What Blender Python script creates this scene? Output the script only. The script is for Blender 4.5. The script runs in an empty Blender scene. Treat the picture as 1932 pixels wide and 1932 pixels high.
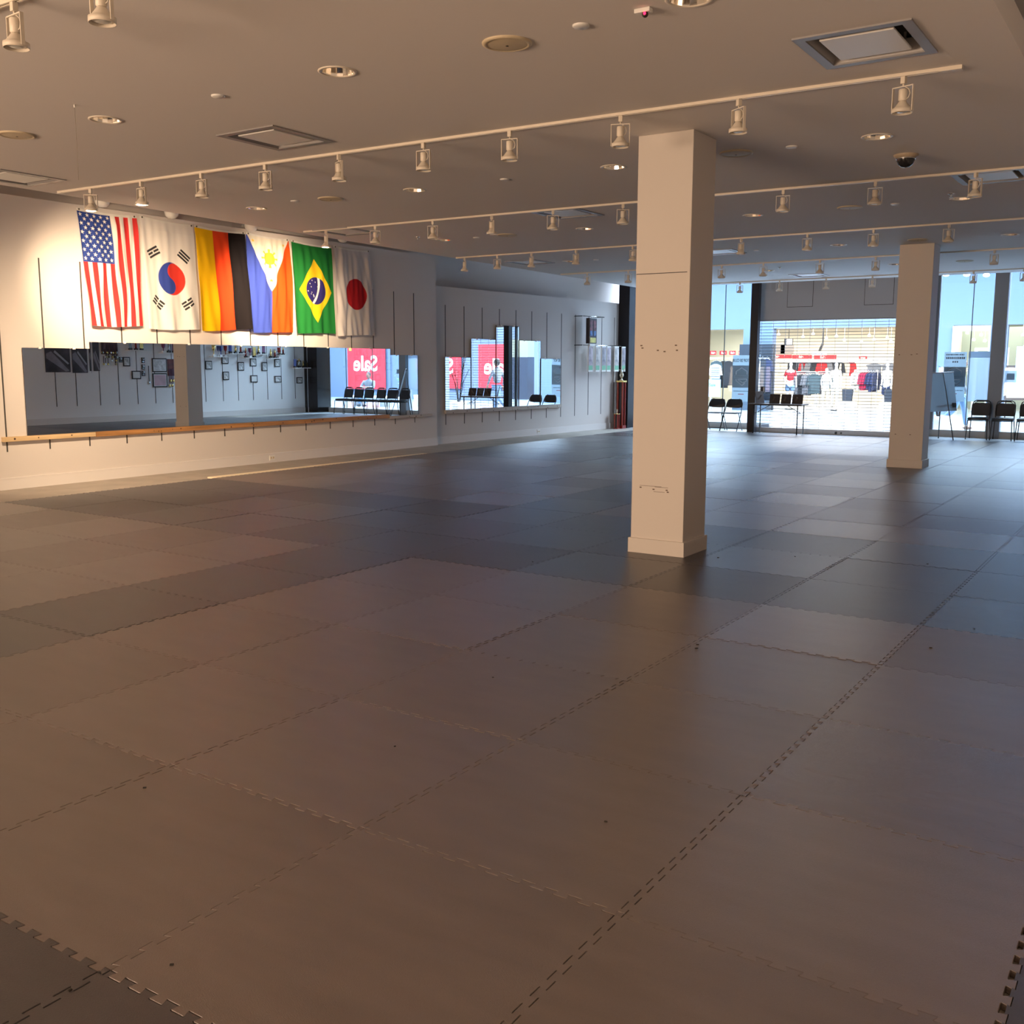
import bpy, bmesh, math, random
import numpy as np
from mathutils import Vector, Matrix
random.seed(7)
SC = bpy.context.scene
COL = SC.collection
# ------------------------------------------------------------------ camera
F_PX = 1924.1
YAW, PITCH, ROLL, EYE = -0.5817, 0.1436, -0.0030, 1.5805
fw = np.array([math.sin(YAW)*math.cos(PITCH), math.cos(YAW)*math.cos(PITCH), -math.sin(PITCH)])
r0 = np.array([math.cos(YAW), -math.sin(YAW), 0.0]); d0 = np.cross(fw, r0)
rt = math.cos(ROLL)*r0 + math.sin(ROLL)*d0
dn = np.cross(fw, rt)
cam = bpy.data.cameras.new('camera'); cam_o = bpy.data.objects.new('camera', cam); COL.objects.link(cam_o)
cam.sensor_width = 36.0; cam.lens = 36.0*F_PX/1932.0; cam.clip_end = 200; cam.clip_start = 0.05
M = Matrix.Identity(4)
for i in range(3):
    M[i][0] = rt[i]; M[i][1] = -dn[i]; M[i][2] = -fw[i]
M[2][3] = EYE
cam_o.matrix_world = M
SC.camera = cam_o
# ------------------------------------------------------------------ exposure, world, large lights
SC.view_settings.view_transform = 'Standard'; SC.view_settings.look = 'None'
SC.view_settings.gamma = 1.0; SC.view_settings.exposure = 0.25; SC.view_settings.use_curve_mapping = False
SC.cycles.max_bounces = 8; SC.cycles.diffuse_bounces = 4; SC.cycles.glossy_bounces = 4; SC.cycles.transparent_max_bounces = 16
SC.cycles.transmission_bounces = 4; SC.cycles.use_denoising = True; SC.cycles.caustics_reflective = False; SC.cycles.caustics_refractive = False
SC.cycles.sample_clamp_indirect = 6.0
W = bpy.data.worlds.new('world'); SC.world = W; W.use_nodes = True
W.node_tree.nodes['Background'].inputs[0].default_value = (0.6, 0.78, 1.0, 1); W.node_tree.nodes['Background'].inputs[1].default_value = 0.03

def area(name, loc, size, power, color, direction=(0, 0, -1), spread=180):
    l = bpy.data.lights.new(name, 'AREA'); l.shape = 'RECTANGLE'; l.size, l.size_y = size; l.energy = power; l.color = color
    l.spread = math.radians(spread)
    o = bpy.data.objects.new(name, l); COL.objects.link(o); o.location = loc
    o.rotation_euler = Vector(direction).to_track_quat('-Z', 'Y').to_euler()
    return o
COOL = (0.70, 0.83, 1.0); WARM = (1.0, 0.71, 0.49)
# the skylit mall hall beyond the shop front
area('mall_skylight', (-7.0, 29.6, 6.3), (44, 6.5), 18500, COOL)
# the neighbouring shop's own ceiling lighting
area('shop_ceiling_lighting', (-11.0, 40.5, 3.0), (13, 7), 1500, (1.0, 0.94, 0.84))
# unseen warm fill light added behind the camera to light the room from the rear
area('rear_warm_fill', (-8.2, -6.8, 0.80), (7.0, 1.4), 1000, WARM, (0.12, 1, 0.12))
def spot(name, loc, target, power, angle, color=(1.0, 0.72, 0.46), blend=0.6, size=0.04):
    l = bpy.data.lights.new(name, 'SPOT'); l.energy = power; l.color = color; l.spot_size = math.radians(angle); l.spot_blend = blend
    l.shadow_soft_size = size
    o = bpy.data.objects.new(name, l); COL.objects.link(o); o.location = loc
    o.rotation_euler = (Vector(target)-Vector(loc)).to_track_quat('-Z', 'Y').to_euler()
    return o

# ------------------------------------------------------------------ photograph ray helpers (true positions on known planes)
Rm = np.array([rt, dn, fw]); C0 = np.array([0, 0, EYE])
def _ray(p): return Rm.T @ np.array([(p[0]-966)/F_PX, (p[1]-966)/F_PX, 1.0])
def onz(px, py, z): r = _ray((px, py)); return C0+(z-EYE)/r[2]*r
def onx(px, py, x): r = _ray((px, py)); return C0+x/r[0]*r
def ony(px, py, y): r = _ray((px, py)); return C0+y/r[1]*r
def proj(P):
    v = Rm @ (np.array(P, float)-C0)
    return (966+F_PX*v[0]/v[2], 966+F_PX*v[1]/v[2], v[2])

# ------------------------------------------------------------------ materials
MATS = {}
def mat(name, color=(0.5, 0.5, 0.5), rough=0.6, metal=0.0, spec=0.5, bump=0.0, bscale=40.0, var=0.0, vscale=6.0, emit=None, estr=0.0, attr=None, stretch=None):
    if name in MATS: return MATS[name]
    m = bpy.data.materials.new(name); m.use_nodes = True; nt = m.node_tree; b = nt.nodes['Principled BSDF']
    c = (*color, 1.0)
    b.inputs['Base Color'].default_value = c; b.inputs['Roughness'].default_value = rough; b.inputs['Metallic'].default_value = metal
    b.inputs['Specular IOR Level'].default_value = spec
    tc = nt.nodes.new('ShaderNodeTexCoord'); mp = nt.nodes.new('ShaderNodeMapping'); nt.links.new(tc.outputs['Object'], mp.inputs[0])
    if stretch: mp.inputs['Scale'].default_value = stretch
    if attr:
        a = nt.nodes.new('ShaderNodeAttribute'); a.attribute_name = attr
        nt.links.new(a.outputs['Color'], b.inputs['Base Color'])
    elif var:
        n = nt.nodes.new('ShaderNodeTexNoise'); n.inputs['Scale'].default_value = vscale; n.inputs['Detail'].default_value = 6
        nt.links.new(mp.outputs[0], n.inputs['Vector'])
        r = nt.nodes.new('ShaderNodeValToRGB'); r.color_ramp.elements[0].position = 0.3; r.color_ramp.elements[1].position = 0.7
        r.color_ramp.elements[0].color = tuple(min(1, x*(1-var)) for x in color)+(1,)
        r.color_ramp.elements[1].color = tuple(min(1, x*(1+var)) for x in color)+(1,)
        nt.links.new(n.outputs['Fac'], r.inputs[0]); nt.links.new(r.outputs[0], b.inputs['Base Color'])
    if bump:
        n2 = nt.nodes.new('ShaderNodeTexNoise'); n2.inputs['Scale'].default_value = bscale; n2.inputs['Detail'].default_value = 4
        nt.links.new(mp.outputs[0], n2.inputs['Vector'])
        bp = nt.nodes.new('ShaderNodeBump'); bp.inputs['Strength'].default_value = bump; bp.inputs['Distance'].default_value = 0.01
        nt.links.new(n2.outputs['Fac'], bp.inputs['Height']); nt.links.new(bp.outputs[0], b.inputs['Normal'])
    if emit:
        b.inputs['Emission Color'].default_value = (*emit, 1); b.inputs['Emission Strength'].default_value = estr
    MATS[name] = m; return m
def glass_mat(name, tint, refl=0.10):
    m = bpy.data.materials.new(name); m.use_nodes = True; nt = m.node_tree; nt.nodes.clear()
    o = nt.nodes.new('ShaderNodeOutputMaterial'); t = nt.nodes.new('ShaderNodeBsdfTransparent'); t.inputs[0].default_value = (*tint, 1)
    g = nt.nodes.new('ShaderNodeBsdfGlossy'); g.inputs['Roughness'].default_value = 0.02; g.inputs[0].default_value = (1, 1, 1, 1)
    f = nt.nodes.new('ShaderNodeFresnel'); f.inputs[0].default_value = 1.3
    mx = nt.nodes.new('ShaderNodeMixShader'); nt.links.new(f.outputs[0], mx.inputs[0]); nt.links.new(t.outputs[0], mx.inputs[1]); nt.links.new(g.outputs[0], mx.inputs[2])
    nt.links.new(mx.outputs[0], o.inputs[0]); MATS[name] = m; return m
def film_mat(name, color, alpha):
    m = bpy.data.materials.new(name); m.use_nodes = True; nt = m.node_tree; b = nt.nodes['Principled BSDF']
    b.inputs['Base Color'].default_value = (*color, 1); b.inputs['Roughness'].default_value = 0.6
    o = nt.nodes['Material Output']; tl = nt.nodes.new('ShaderNodeBsdfTranslucent'); tl.inputs[0].default_value = (*color, 1)
    tr = nt.nodes.new('ShaderNodeBsdfTransparent'); m1 = nt.nodes.new('ShaderNodeMixShader'); m1.inputs[0].default_value = 0.55
    nt.links.new(b.outputs[0], m1.inputs[1]); nt.links.new(tl.outputs[0], m1.inputs[2])
    m2 = nt.nodes.new('ShaderNodeMixShader'); m2.inputs[0].default_value = alpha
    nt.links.new(tr.outputs[0], m2.inputs[1]); nt.links.new(m1.outputs[0], m2.inputs[2]); nt.links.new(m2.outputs[0], o.inputs[0]); MATS[name] = m; return m

PAINT = mat('wall_paint', (0.66, 0.62, 0.59), 0.75, bump=0.06, bscale=160)
CEILP = mat('ceiling_paint', (0.78, 0.74, 0.71), 0.85, bump=0.05, bscale=120)
BASEP = mat('baseboard_paint', (0.74, 0.71, 0.69), 0.45)
PILLP = mat('pillar_paint', (0.66, 0.61, 0.56), 0.6, bump=0.05, bscale=160)
SLOT = mat('slot_dark_metal', (0.05, 0.048, 0.045), 0.6)  # even dark tone for slots, joint lines and gaps
CONC = mat('bare_floor', (0.40, 0.36, 0.31), 0.55, var=0.12, vscale=3, bump=0.05)
TILEW = mat('entry_tile', (0.72, 0.76, 0.78), 0.35)
MALLT = mat('mall_tile', (0.40, 0.45, 0.50), 0.16, var=0.03, vscale=2)
MATL = mat('mat_grey', (0.168, 0.136, 0.122), 0.31, spec=0.62, bump=0.2, bscale=260, var=0.10, vscale=3.2, stretch=(0.6, 2.5, 1))
MATD = mat('mat_charcoal', (0.066, 0.060, 0.063), 0.30, spec=0.55, bump=0.2, bscale=260, var=0.14, vscale=3.2, stretch=(0.6, 2.5, 1))
for _m in (MATL, MATD):                       # every mat is a slightly different dye lot
    nt = _m.node_tree; b = nt.nodes['Principled BSDF']; src = b.inputs['Base Color'].links[0].from_socket
    oi = nt.nodes.new('ShaderNodeObjectInfo'); mr = nt.nodes.new('ShaderNodeMapRange'); mr.inputs[3].default_value = 0.92; mr.inputs[4].default_value = 1.08
    nt.links.new(oi.outputs['Random'], mr.inputs[0]); hs = nt.nodes.new('ShaderNodeHueSaturation'); nt.links.new(mr.outputs[0], hs.inputs['Value']); nt.links.new(src, hs.inputs['Color']); nt.links.new(hs.outputs[0], b.inputs['Base Color'])
    m2 = nt.nodes.new('ShaderNodeMapRange'); m2.inputs[3].default_value = 0.27; m2.inputs[4].default_value = 0.34; w = nt.nodes.new('ShaderNodeMath'); w.operation = 'FRACT'; ml = nt.nodes.new('ShaderNodeMath'); ml.operation = 'MULTIPLY'; ml.inputs[1].default_value = 7.3
    nt.links.new(oi.outputs['Random'], ml.inputs[0]); nt.links.new(ml.outputs[0], w.inputs[0]); nt.links.new(w.outputs[0], m2.inputs[0]); nt.links.new(m2.outputs[0], b.inputs['Roughness'])
WHITEM = mat('cream_enamel', (0.78, 0.71, 0.60), 0.4)
BLACKP = mat('black_post_paint', (0.007, 0.008, 0.013), 0.45, spec=0.3)
GREYP = mat('grey_post_paint', (0.22, 0.25, 0.28), 0.5)
BULKP = mat('bulkhead_paint', (0.52, 0.545, 0.58), 0.8)
MIRR = mat('mirror_silver', (0.90, 0.94, 0.96), 0.0, metal=1.0)
PINE = mat('pale_pine', (0.62, 0.45, 0.25), 0.55, var=0.18, vscale=3, stretch=(1, 0.6, 8))
BROWNW = mat('brown_board', (0.40, 0.20, 0.07), 0.5, var=0.3, vscale=3, stretch=(1, 0.6, 8))
GREYW = mat('weathered_board', (0.50, 0.44, 0.38), 0.6, var=0.15, vscale=3, stretch=(1, 0.6, 8))
KNOT = mat('wood_knot', (0.06, 0.03, 0.015), 0.6)
CHROME = mat('chrome', (0.80, 0.80, 0.80), 0.12, metal=1.0)
STEEL = mat('brushed_steel', (0.55, 0.56, 0.58), 0.3, metal=1.0)
ALUM = mat('grey_aluminium', (0.34, 0.33, 0.33), 0.45, metal=0.35)
BLACKM = mat('black_metal', (0.02, 0.02, 0.022), 0.35)
BLACKV = mat('black_vinyl', (0.012, 0.012, 0.015), 0.42)
DARKB = mat('dark_brown_board', (0.035, 0.022, 0.018), 0.6)
DARKIN = mat('duct_dark', (0.03, 0.028, 0.026), 0.9)
WHITEP = mat('white_plastic', (0.80, 0.79, 0.76), 0.4)
OLDW = mat('yellowed_plastic', (0.62, 0.52, 0.36), 0.55)
LAMPF = mat('lamp_lens', (0.55, 0.55, 0.52), 0.15)
LAMPON = mat('lamp_lit', (1, 0.9, 0.7), 0.3, emit=(1, 0.8, 0.5), estr=6.0)
RED = mat('sale_red', (0.62, 0.02, 0.03), 0.5)
WHITE = mat('white_print', (0.90, 0.90, 0.90), 0.5)
GLASS = glass_mat('clear_glass', (0.91, 0.97, 0.99))
FACADE = mat('facade_blue_white', (0.106, 0.146, 0.222), 0.7)
SHOPW = mat('shop_cream', (0.66, 0.60, 0.48), 0.7)
FRAMEK = mat('black_frame', (0.012, 0.012, 0.014), 0.4)
PHOTO = mat('photo_print', (0.5, 0.5, 0.5), 0.4, var=0.8, vscale=9)
PAPER = mat('paper', (0.80, 0.80, 0.78), 0.7)
GOLD = mat('gold_metal', (0.85, 0.62, 0.22), 0.25, metal=1.0)
WINE = mat('red_trophy', (0.24, 0.02, 0.015), 0.25)
SKIN = mat('skin', (0.22, 0.11, 0.07), 0.6)
DENIM = mat('denim', (0.12, 0.19, 0.29), 0.8)
GREYC = mat('grey_cloth', (0.15, 0.155, 0.17), 0.85)
DARKC = mat('dark_cloth', (0.018, 0.02, 0.026), 0.85)
NAVYC = mat('navy_cloth', (0.012, 0.018, 0.05), 0.85)
REDC = mat('red_cloth', (0.42, 0.015, 0.02), 0.8)
CRIMC = mat('crimson_cloth', (0.28, 0.006, 0.03), 0.8)
CREAMC = mat('cream_cloth', (0.60, 0.52, 0.40), 0.85)
TEALC = mat('teal_grey_cloth', (0.045, 0.075, 0.09), 0.85)
MANNQ = mat('mannequin_white', (0.85, 0.80, 0.72), 0.5)
LEAF = mat('leaf_green', (0.06, 0.16, 0.08), 0.6)
BARK = mat('twig', (0.015, 0.012, 0.010), 0.9, spec=0.1)

# ------------------------------------------------------------------ mesh builder
class MB:
    def __init__(s): s.v = []; s.f = []; s.sm = []
    def add(s, vs, fs, smooth=False):
        n = len(s.v); s.v += [tuple(map(float, v)) for v in vs]; s.f += [tuple(i+n for i in f) for f in fs]; s.sm += [smooth]*len(fs); return s
    def box(s, a, b, R=None, c=None):
        x0, y0, z0 = a; x1, y1, z1 = b
        vs = [(x0, y0, z0), (x1, y0, z0), (x1, y1, z0), (x0, y1, z0), (x0, y0, z1), (x1, y0, z1), (x1, y1, z1), (x0, y1, z1)]
        if R is not None:
            c = Vector(c or (0, 0, 0)); vs = [tuple(R @ (Vector(v)-c)+c) for v in vs]
        return s.add(vs, [(0, 3, 2, 1), (4, 5, 6, 7), (0, 1, 5, 4), (1, 2, 6, 5), (2, 3, 7, 6), (3, 0, 4, 7)])
    def cbox(s, c, d, R=None):
        return s.box([c[i]-d[i]/2 for i in range(3)], [c[i]+d[i]/2 for i in range(3)], R, c)
    def tube(s, pts, r, n=8, caps=True):
        pts = [Vector(p) for p in pts]; rs = r if isinstance(r, (list, tuple)) else [r]*len(pts); rings = []; up = None
        for i, p in enumerate(pts):
            t = (pts[min(i+1, len(pts)-1)]-pts[max(i-1, 0)]).normalized()
            if up is None: up = Vector((0, 0, 1)) if abs(t.z) < 0.9 else Vector((1, 0, 0))
            a = t.cross(up); a = a.normalized() if a.length > 1e-6 else t.orthogonal().normalized(); b = t.cross(a).normalized(); up = -b if b.dot(up) < 0 else b
            b = t.cross(a)
            rings.append([p+rs[i]*(math.cos(2*math.pi*k/n)*a+math.sin(2*math.pi*k/n)*b) for k in range(n)])
        vs = [v for r_ in rings for v in r_]; fs = []
        for i in range(len(pts)-1):
            for k in range(n): fs.append((i*n+k, i*n+(k+1) % n, (i+1)*n+(k+1) % n, (i+1)*n+k))
        m = len(fs)
        s.add(vs, fs, True)
        if caps:
            q = len(s.v)-len(vs); s.f += [tuple(q+k for k in range(n)), tuple(q+(len(pts)-1)*n+k for k in reversed(range(n)))]; s.sm += [False, False]
        return s
    def lathe(s, prof, c=(0, 0, 0), n=24, axis=None, smooth=True):
        R = Vector((0, 0, 1)).rotation_difference(Vector(axis)).to_matrix() if axis is not None else Matrix.Identity(3)
        vs = []; c = Vector(c)
        for r, z in prof:
            for k in range(n): vs.append(c+R @ Vector((r*math.cos(2*math.pi*k/n), r*math.sin(2*math.pi*k/n), z)))
        fs = [(i*n+k, i*n+(k+1) % n, (i+1)*n+(k+1) % n, (i+1)*n+k) for i in range(len(prof)-1) for k in range(n)]
        return s.add(vs, fs, smooth)
    def ball(s, c, r, n=12, sq=(1, 1, 1)):
        m = n//2; vs = []; fs = []
        for i in range(m+1):
            th = math.pi*i/m
            for k in range(n): vs.append((c[0]+r*sq[0]*math.sin(th)*math.cos(2*math.pi*k/n), c[1]+r*sq[1]*math.sin(th)*math.sin(2*math.pi*k/n), c[2]+r*sq[2]*math.cos(th)))
        for i in range(m):
            for k in range(n): fs.append((i*n+k, (i+1)*n+k, (i+1)*n+(k+1) % n, i*n+(k+1) % n))
        return s.add(vs, fs, True)
    def prism(s, poly, lo, hi, frame=None):
        # poly in (u, v); frame maps (u, v, w) to xyz
        fr = frame or (lambda u, v, w: (u, v, w)); n = len(poly)
        vs = [fr(u, v, lo) for u, v in poly]+[fr(u, v, hi) for u, v in poly]
        fs = [tuple(reversed(range(n))), tuple(range(n, 2*n))]+[(i, (i+1) % n, n+(i+1) % n, n+i) for i in range(n)]
        return s.add(vs, fs)
    def build(s, name, m, parent=None, bevel=0.0, fix=True):
        me = bpy.data.meshes.new(name); me.from_pydata(s.v, [], s.f); me.polygons.foreach_set('use_smooth', s.sm)
        if fix:
            bm = bmesh.new(); bm.from_mesh(me); bmesh.ops.remove_doubles(bm, verts=bm.verts, dist=1e-6); bmesh.ops.recalc_face_normals(bm, faces=bm.faces); bm.to_mesh(me); bm.free()
        me.materials.append(m)
        o = bpy.data.objects.new(name, me); COL.objects.link(o)
        if parent is not None: o.parent = parent
        if bevel:
            b = o.modifiers.new('bevel', 'BEVEL'); b.width = bevel; b.segments = 2; b.limit_method = 'ANGLE'
        return o
def thing(name, label, cat, loc=(0, 0, 0), rz=0.0, group=None):
    o = bpy.data.objects.new(name, None); COL.objects.link(o); o.location = loc; o.rotation_euler = (0, 0, rz); o.empty_display_size = 0.1
    return tag(o, label, cat, group)
def tag(o, label=None, cat=None, group=None, kind=None):
    if label: o['label'] = label
    if cat: o['category'] = cat
    if group: o['group'] = group
    if kind: o['kind'] = kind
    return o
def struct(o): o['kind'] = 'structure'; return o
def dup(root, loc, rz=None, label=None, group=None, rot=None):
    r = root.copy(); COL.objects.link(r); r.location = loc
    if rz is not None: r.rotation_euler = (0, 0, rz)
    if rot is not None: r.rotation_euler = rot
    if label: r['label'] = label
    if group: r['group'] = group
    for ch in KIDS.get(root.name, root.children):
        c = ch.copy(); COL.objects.link(c); c.parent = r
        for g in ch.children:
            d = g.copy(); COL.objects.link(d); d.parent = c
    return r
KIDS = {}
ORD = ['first', 'second', 'third', 'fourth', 'fifth', 'sixth', 'seventh', 'eighth', 'ninth', 'tenth', 'eleventh', 'twelfth', 'thirteenth', 'fourteenth', 'fifteenth', 'sixteenth',
       'seventeenth', 'eighteenth', 'nineteenth', 'twentieth', 'twenty-first', 'twenty-second', 'twenty-third', 'twenty-fourth', 'twenty-fifth', 'twenty-sixth']
def text_mesh(txt, size, depth=0.004, bold=0.0):
    cu = bpy.data.curves.new('lettering', 'FONT'); cu.body = txt; cu.size = size; cu.extrude = depth; cu.offset = bold; cu.align_x = 'CENTER'; cu.align_y = 'CENTER'
    o = bpy.data.objects.new('lettering', cu); COL.objects.link(o)
    dg = bpy.context.evaluated_depsgraph_get(); me = bpy.data.meshes.new_from_object(o.evaluated_get(dg))
    bpy.data.objects.remove(o); bpy.data.curves.remove(cu); return me
def text(txt, size, m, parent, loc, rot, bold=0.0, sx=1.0):
    me = text_mesh(txt, size, 0.003, bold); me.materials.clear(); me.materials.append(m)
    o = bpy.data.objects.new('lettering', me); COL.objects.link(o); o.parent = parent; o.location = loc; o.rotation_euler = rot; o.scale = (sx, 1, 1); return o

# ================================================================== THE SETTING
CZ = 3.41                                    # underside of the ceiling
def lx(y): return -10.45-0.0458*(y-6.0)      # left edge of the suspended ceiling
MB().box((-14, -10, -0.2), (1.5, 23.5, -0.022)).build('floor', CONC)['kind'] = 'structure'
MB().box((-14, 23.5, -0.2), (1.5, 25.1, -0.018)).build('floor_entry', TILEW)['kind'] = 'structure'
MB().box((-32, 25.1, -0.2), (20, 48, -0.02)).build('floor_mall', MALLT)['kind'] = 'structure'
# left wall: back wall, the near furred-out panel and the far panel that turns slightly inward
struct(MB().box((-13.2, -10, -0.1), (-12.95, 24.95, 4.3)).build('wall_left', PAINT))
nearw = struct(MB().box((-12.95, -10, -0.05), (-12.48, 16.24, 3.66)).build('wall_left_near', PAINT))
FA, FB = Vector((-12.60, 16.24)), Vector((-12.20, 23.50))
fdir = (FB-FA).normalized(); fnor = Vector((fdir.y, -fdir.x))
FANG = math.atan2(fdir.x, fdir.y)
def fw_pt(t, w, z):                          # along the far panel, out from it, up
    p = FA+fdir*t+fnor*w; return (p.x, p.y, z)
FL = (FB-FA).length
farw = struct(MB().prism([(0, 0), (FL, 0), (FL, -0.3), (0, -0.3)], -0.05, 3.12, fw_pt).build('wall_left_far', PAINT))
struct(MB().box((-12.48, -10, -0.03), (-12.463, 16.24, 0.125)).box((-12.48, -10, 0.112), (-12.460, 16.24, 0.128)).build('baseboard_left', BASEP))
struct(MB().prism([(0, 0), (FL, 0), (FL, 0.017), (0, 0.017)], -0.03, 0.125, fw_pt).build('baseboard_left_far', BASEP))
struct(MB().box((0.2, -10, -0.1), (0.45, 25.2, 4.3)).build('wall_right', mat('wall_white_paint', (0.88, 0.88, 0.88), 0.75, bump=0.06, bscale=160)))
struct(MB().box((0.183, -10, -0.03), (0.2, 24.6, 0.14)).build('baseboard_right', BASEP))
struct(MB().box((-14, -10.2, -0.1), (1.5, -10, 4.3)).build('wall_back', PAINT))
struct(MB().box((-14, -10, 4.2), (1.5, 25.2, 4.35)).build('ceiling_upper', CEILP))

# slotted standards let into the walls
def slots(parent, ys, z0, z1, x, side):
    for y in ys: MB().box((x, y-0.009, z0), (x+side*0.004, y+0.009, z1)).build('slot_strip', SLOT, parent)
slots(nearw, [7.29+0.589*i for i in range(15) if 7.29+0.589*i < 16.1], 0.46, 2.92, -12.48, 1)
for i in range(13):
    t = 0.42+0.60*i
    if t > FL-0.1: break
    MB().prism([(t-0.009, 0), (t+0.009, 0), (t+0.009, 0.004), (t-0.009, 0.004)], 0.36, 2.76, fw_pt).build('slot_strip', SLOT, farw)
rwall = bpy.data.objects['wall_right']
slots(rwall, [15.7+0.588*i for i in range(16) if 15.7+0.588*i < 24.7], 0.44, 2.75, 0.2, -1)

# pillars
def pillar(name, x0, x1, y0, y1, label):
    o = MB().box((x0, y0, -0.02), (x1, y1, CZ)).build(name, PILLP, None, 0.004); struct(o)
    MB().box((x0-0.018, y0-0.018, -0.02), (x1+0.018, y1+0.018, 0.125)).build('baseboard_trim', PILLP, o, 0.004)
    return o
p1 = pillar('pillar_near', -3.875, -3.395, 7.74, 8.20, '')
p2 = pillar('pillar_far', -3.86, -3.36, 16.66, 17.10, '')
MB().box((-3.87, 7.7385, 2.315), (-3.42, 7.741, 2.321)).build('joint_line', SLOT, p1)
sc = MB()
for x, z in [(-3.80, 1.72), (-3.66, 1.70), (-3.60, 1.69), (-3.50, 1.74), (-3.49, 1.70), (-3.81, 1.74), (-3.79, 0.56), (-3.67, 0.55), (-3.55, 0.55), (-3.54, 0.535)]:
    sc.box((x-0.010, 7.7380, z-0.006), (x+0.008, 7.741, z+0.004))
for x, z, w in [(-3.70, 0.575, 0.10), (-3.62, 0.53, 0.05), (-3.60, 0.57, 0.06)]: sc.box((x-w, 7.7385, z-0.0015), (x+w, 7.741, z+0.0015))
sc.build('scuff_marks', mat('scuff', (0.16, 0.12, 0.09), 0.8), p1)
sc = MB()
for x, z in [(-3.78, 1.75), (-3.60, 1.75), (-3.52, 1.76), (-3.77, 0.52), (-3.55, 0.52)]: sc.box((x-0.012, 16.6580, z-0.006), (x+0.012, 16.661, z+0.004))
sc.build('scuff_marks', MATS['scuff'], p2)

# suspended ceiling with real holes for the can lights and the air diffusers
ROWS = [5.05, 8.78, 12.45, 16.16, 19.74]; DLX = [-2.26, -4.65, -7.02, -9.42]
downs = [(x, y) for y in ROWS for x in DLX]+[(x, 1.35) for x in DLX]
VENTS = [(-1.71, 6.30), (-6.40, 6.20), (-9.93, 6.08), (-1.76, 11.18), (-6.50, 11.10), (-9.98, 10.94), (-1.8, 16.2), (-6.55, 16.12), (-10.1, 15.92), (-6.66, 21.17)]
vents = VENTS
def ceiling():
    bm = bmesh.new(); N = 20
    outer = [(-9.72, -10), (-0.98, -10), (-0.98, 22.62), (lx(22.62), 22.62)]
    def loop(pts, z):
        vs = [bm.verts.new((x, y, z)) for x, y in pts]; return vs, [bm.edges.new((vs[i], vs[(i+1) % len(vs)])) for i in range(len(vs))]
    ov, oe = loop(outer, CZ); edges = list(oe)
    for x, y in downs: edges += loop([(x+0.105*math.cos(2*math.pi*k/N), y+0.105*math.sin(2*math.pi*k/N)) for k in range(N)], CZ)[1]
    for x, y in vents: edges += loop([(x-0.27, y-0.29), (x+0.27, y-0.29), (x+0.27, y+0.29), (x-0.27, y+0.29)], CZ)[1]
    bmesh.ops.triangle_fill(bm, use_beauty=True, use_dissolve=False, edges=edges)
    tv, te = loop(outer, CZ+0.18); bm.faces.new(tv)
    for i in range(4): bm.faces.new((ov[i], ov[(i+1) % 4], tv[(i+1) % 4], tv[i]))
    me = bpy.data.meshes.new('ceiling'); bm.to_mesh(me); bm.free(); me.materials.append(CEILP)
    o = bpy.data.objects.new('ceiling', me); COL.objects.link(o); return struct(o)
ceiling()

# shop front
def sbox(name, a, b, m, bevel=0): return struct(MB().box(a, b).build(name, m, None, bevel))
sbox('pillar_black_corner', (-12.20, 23.45, -0.02), (-11.90, 24.95, 4.2), BLACKP)
sbox('pillar_black_shutter', (-8.74, 23.50, -0.02), (-8.56, 23.66, 4.2), BLACKP)
sbox('pillar_black_end', (-0.25, 24.35, -0.02), (0.2, 24.95, 4.2), mat('gloss_black', (0.012, 0.012, 0.014), 0.12))
sbox('pillar_grey', (-3.70, 24.80, -0.02), (-3.42, 25.10, 4.2), GREYP)
sbox('wall_front', (-8.78, 23.95, 2.62), (-4.97, 24.20, 4.2), BULKP)
sbox('wall_front_jamb', (-5.35, 23.95, -0.02), (-4.97, 24.95, 4.2), GREYP)
for nm, x0, x1 in (('trim_curb_left', -11.90, -8.72), ('trim_curb_right', -4.97, 0.2)): sbox(nm, (x0, 24.84, -0.02), (x1, 25.06, 0.135), mat('curb_grey', (0.42, 0.45, 0.46), 0.5))
for nm, x0, x1 in (('trim_head_left', -11.90, -8.72), ('trim_head_right', -4.97, 0.2)): sbox(nm, (x0, 24.84, 4.05), (x1, 25.06, 4.2), GREYP)
JOINT = mat('glass_joint', (0.10, 0.14, 0.15), 0.4)
def window(name, x0, x1, joints):
    o = MB().box((x0, 24.945, 0.135), (x1, 24.957, 4.05)).build(name, GLASS); struct(o)
    for x in joints: MB().box((x-0.009, 24.940, 0.135), (x+0.009, 24.962, 4.05)).build('glass_joint', JOINT, o)
    return o
sbox('trim_curb_return', (-8.74, 23.66, -0.02), (-8.66, 24.84, 0.135), BLACKP)
win1 = window('window_1', -11.90, -8.72, [-9.95]); win2 = window('window_2', -4.83, -3.70, [-4.14]); win3 = window('window_3', -3.42, -0.25, [-2.2, -1.0])
MB().box((-4.97, 24.88, 0.135), (-4.91, 25.02, 4.05)).build('frame_post', mat('frame_dark_blue', (0.05, 0.07, 0.11), 0.3), win2)
MB().box((-4.89, 24.88, 0.135), (-4.83, 25.02, 4.05)).build('frame_post', GREYP, win2)

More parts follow.
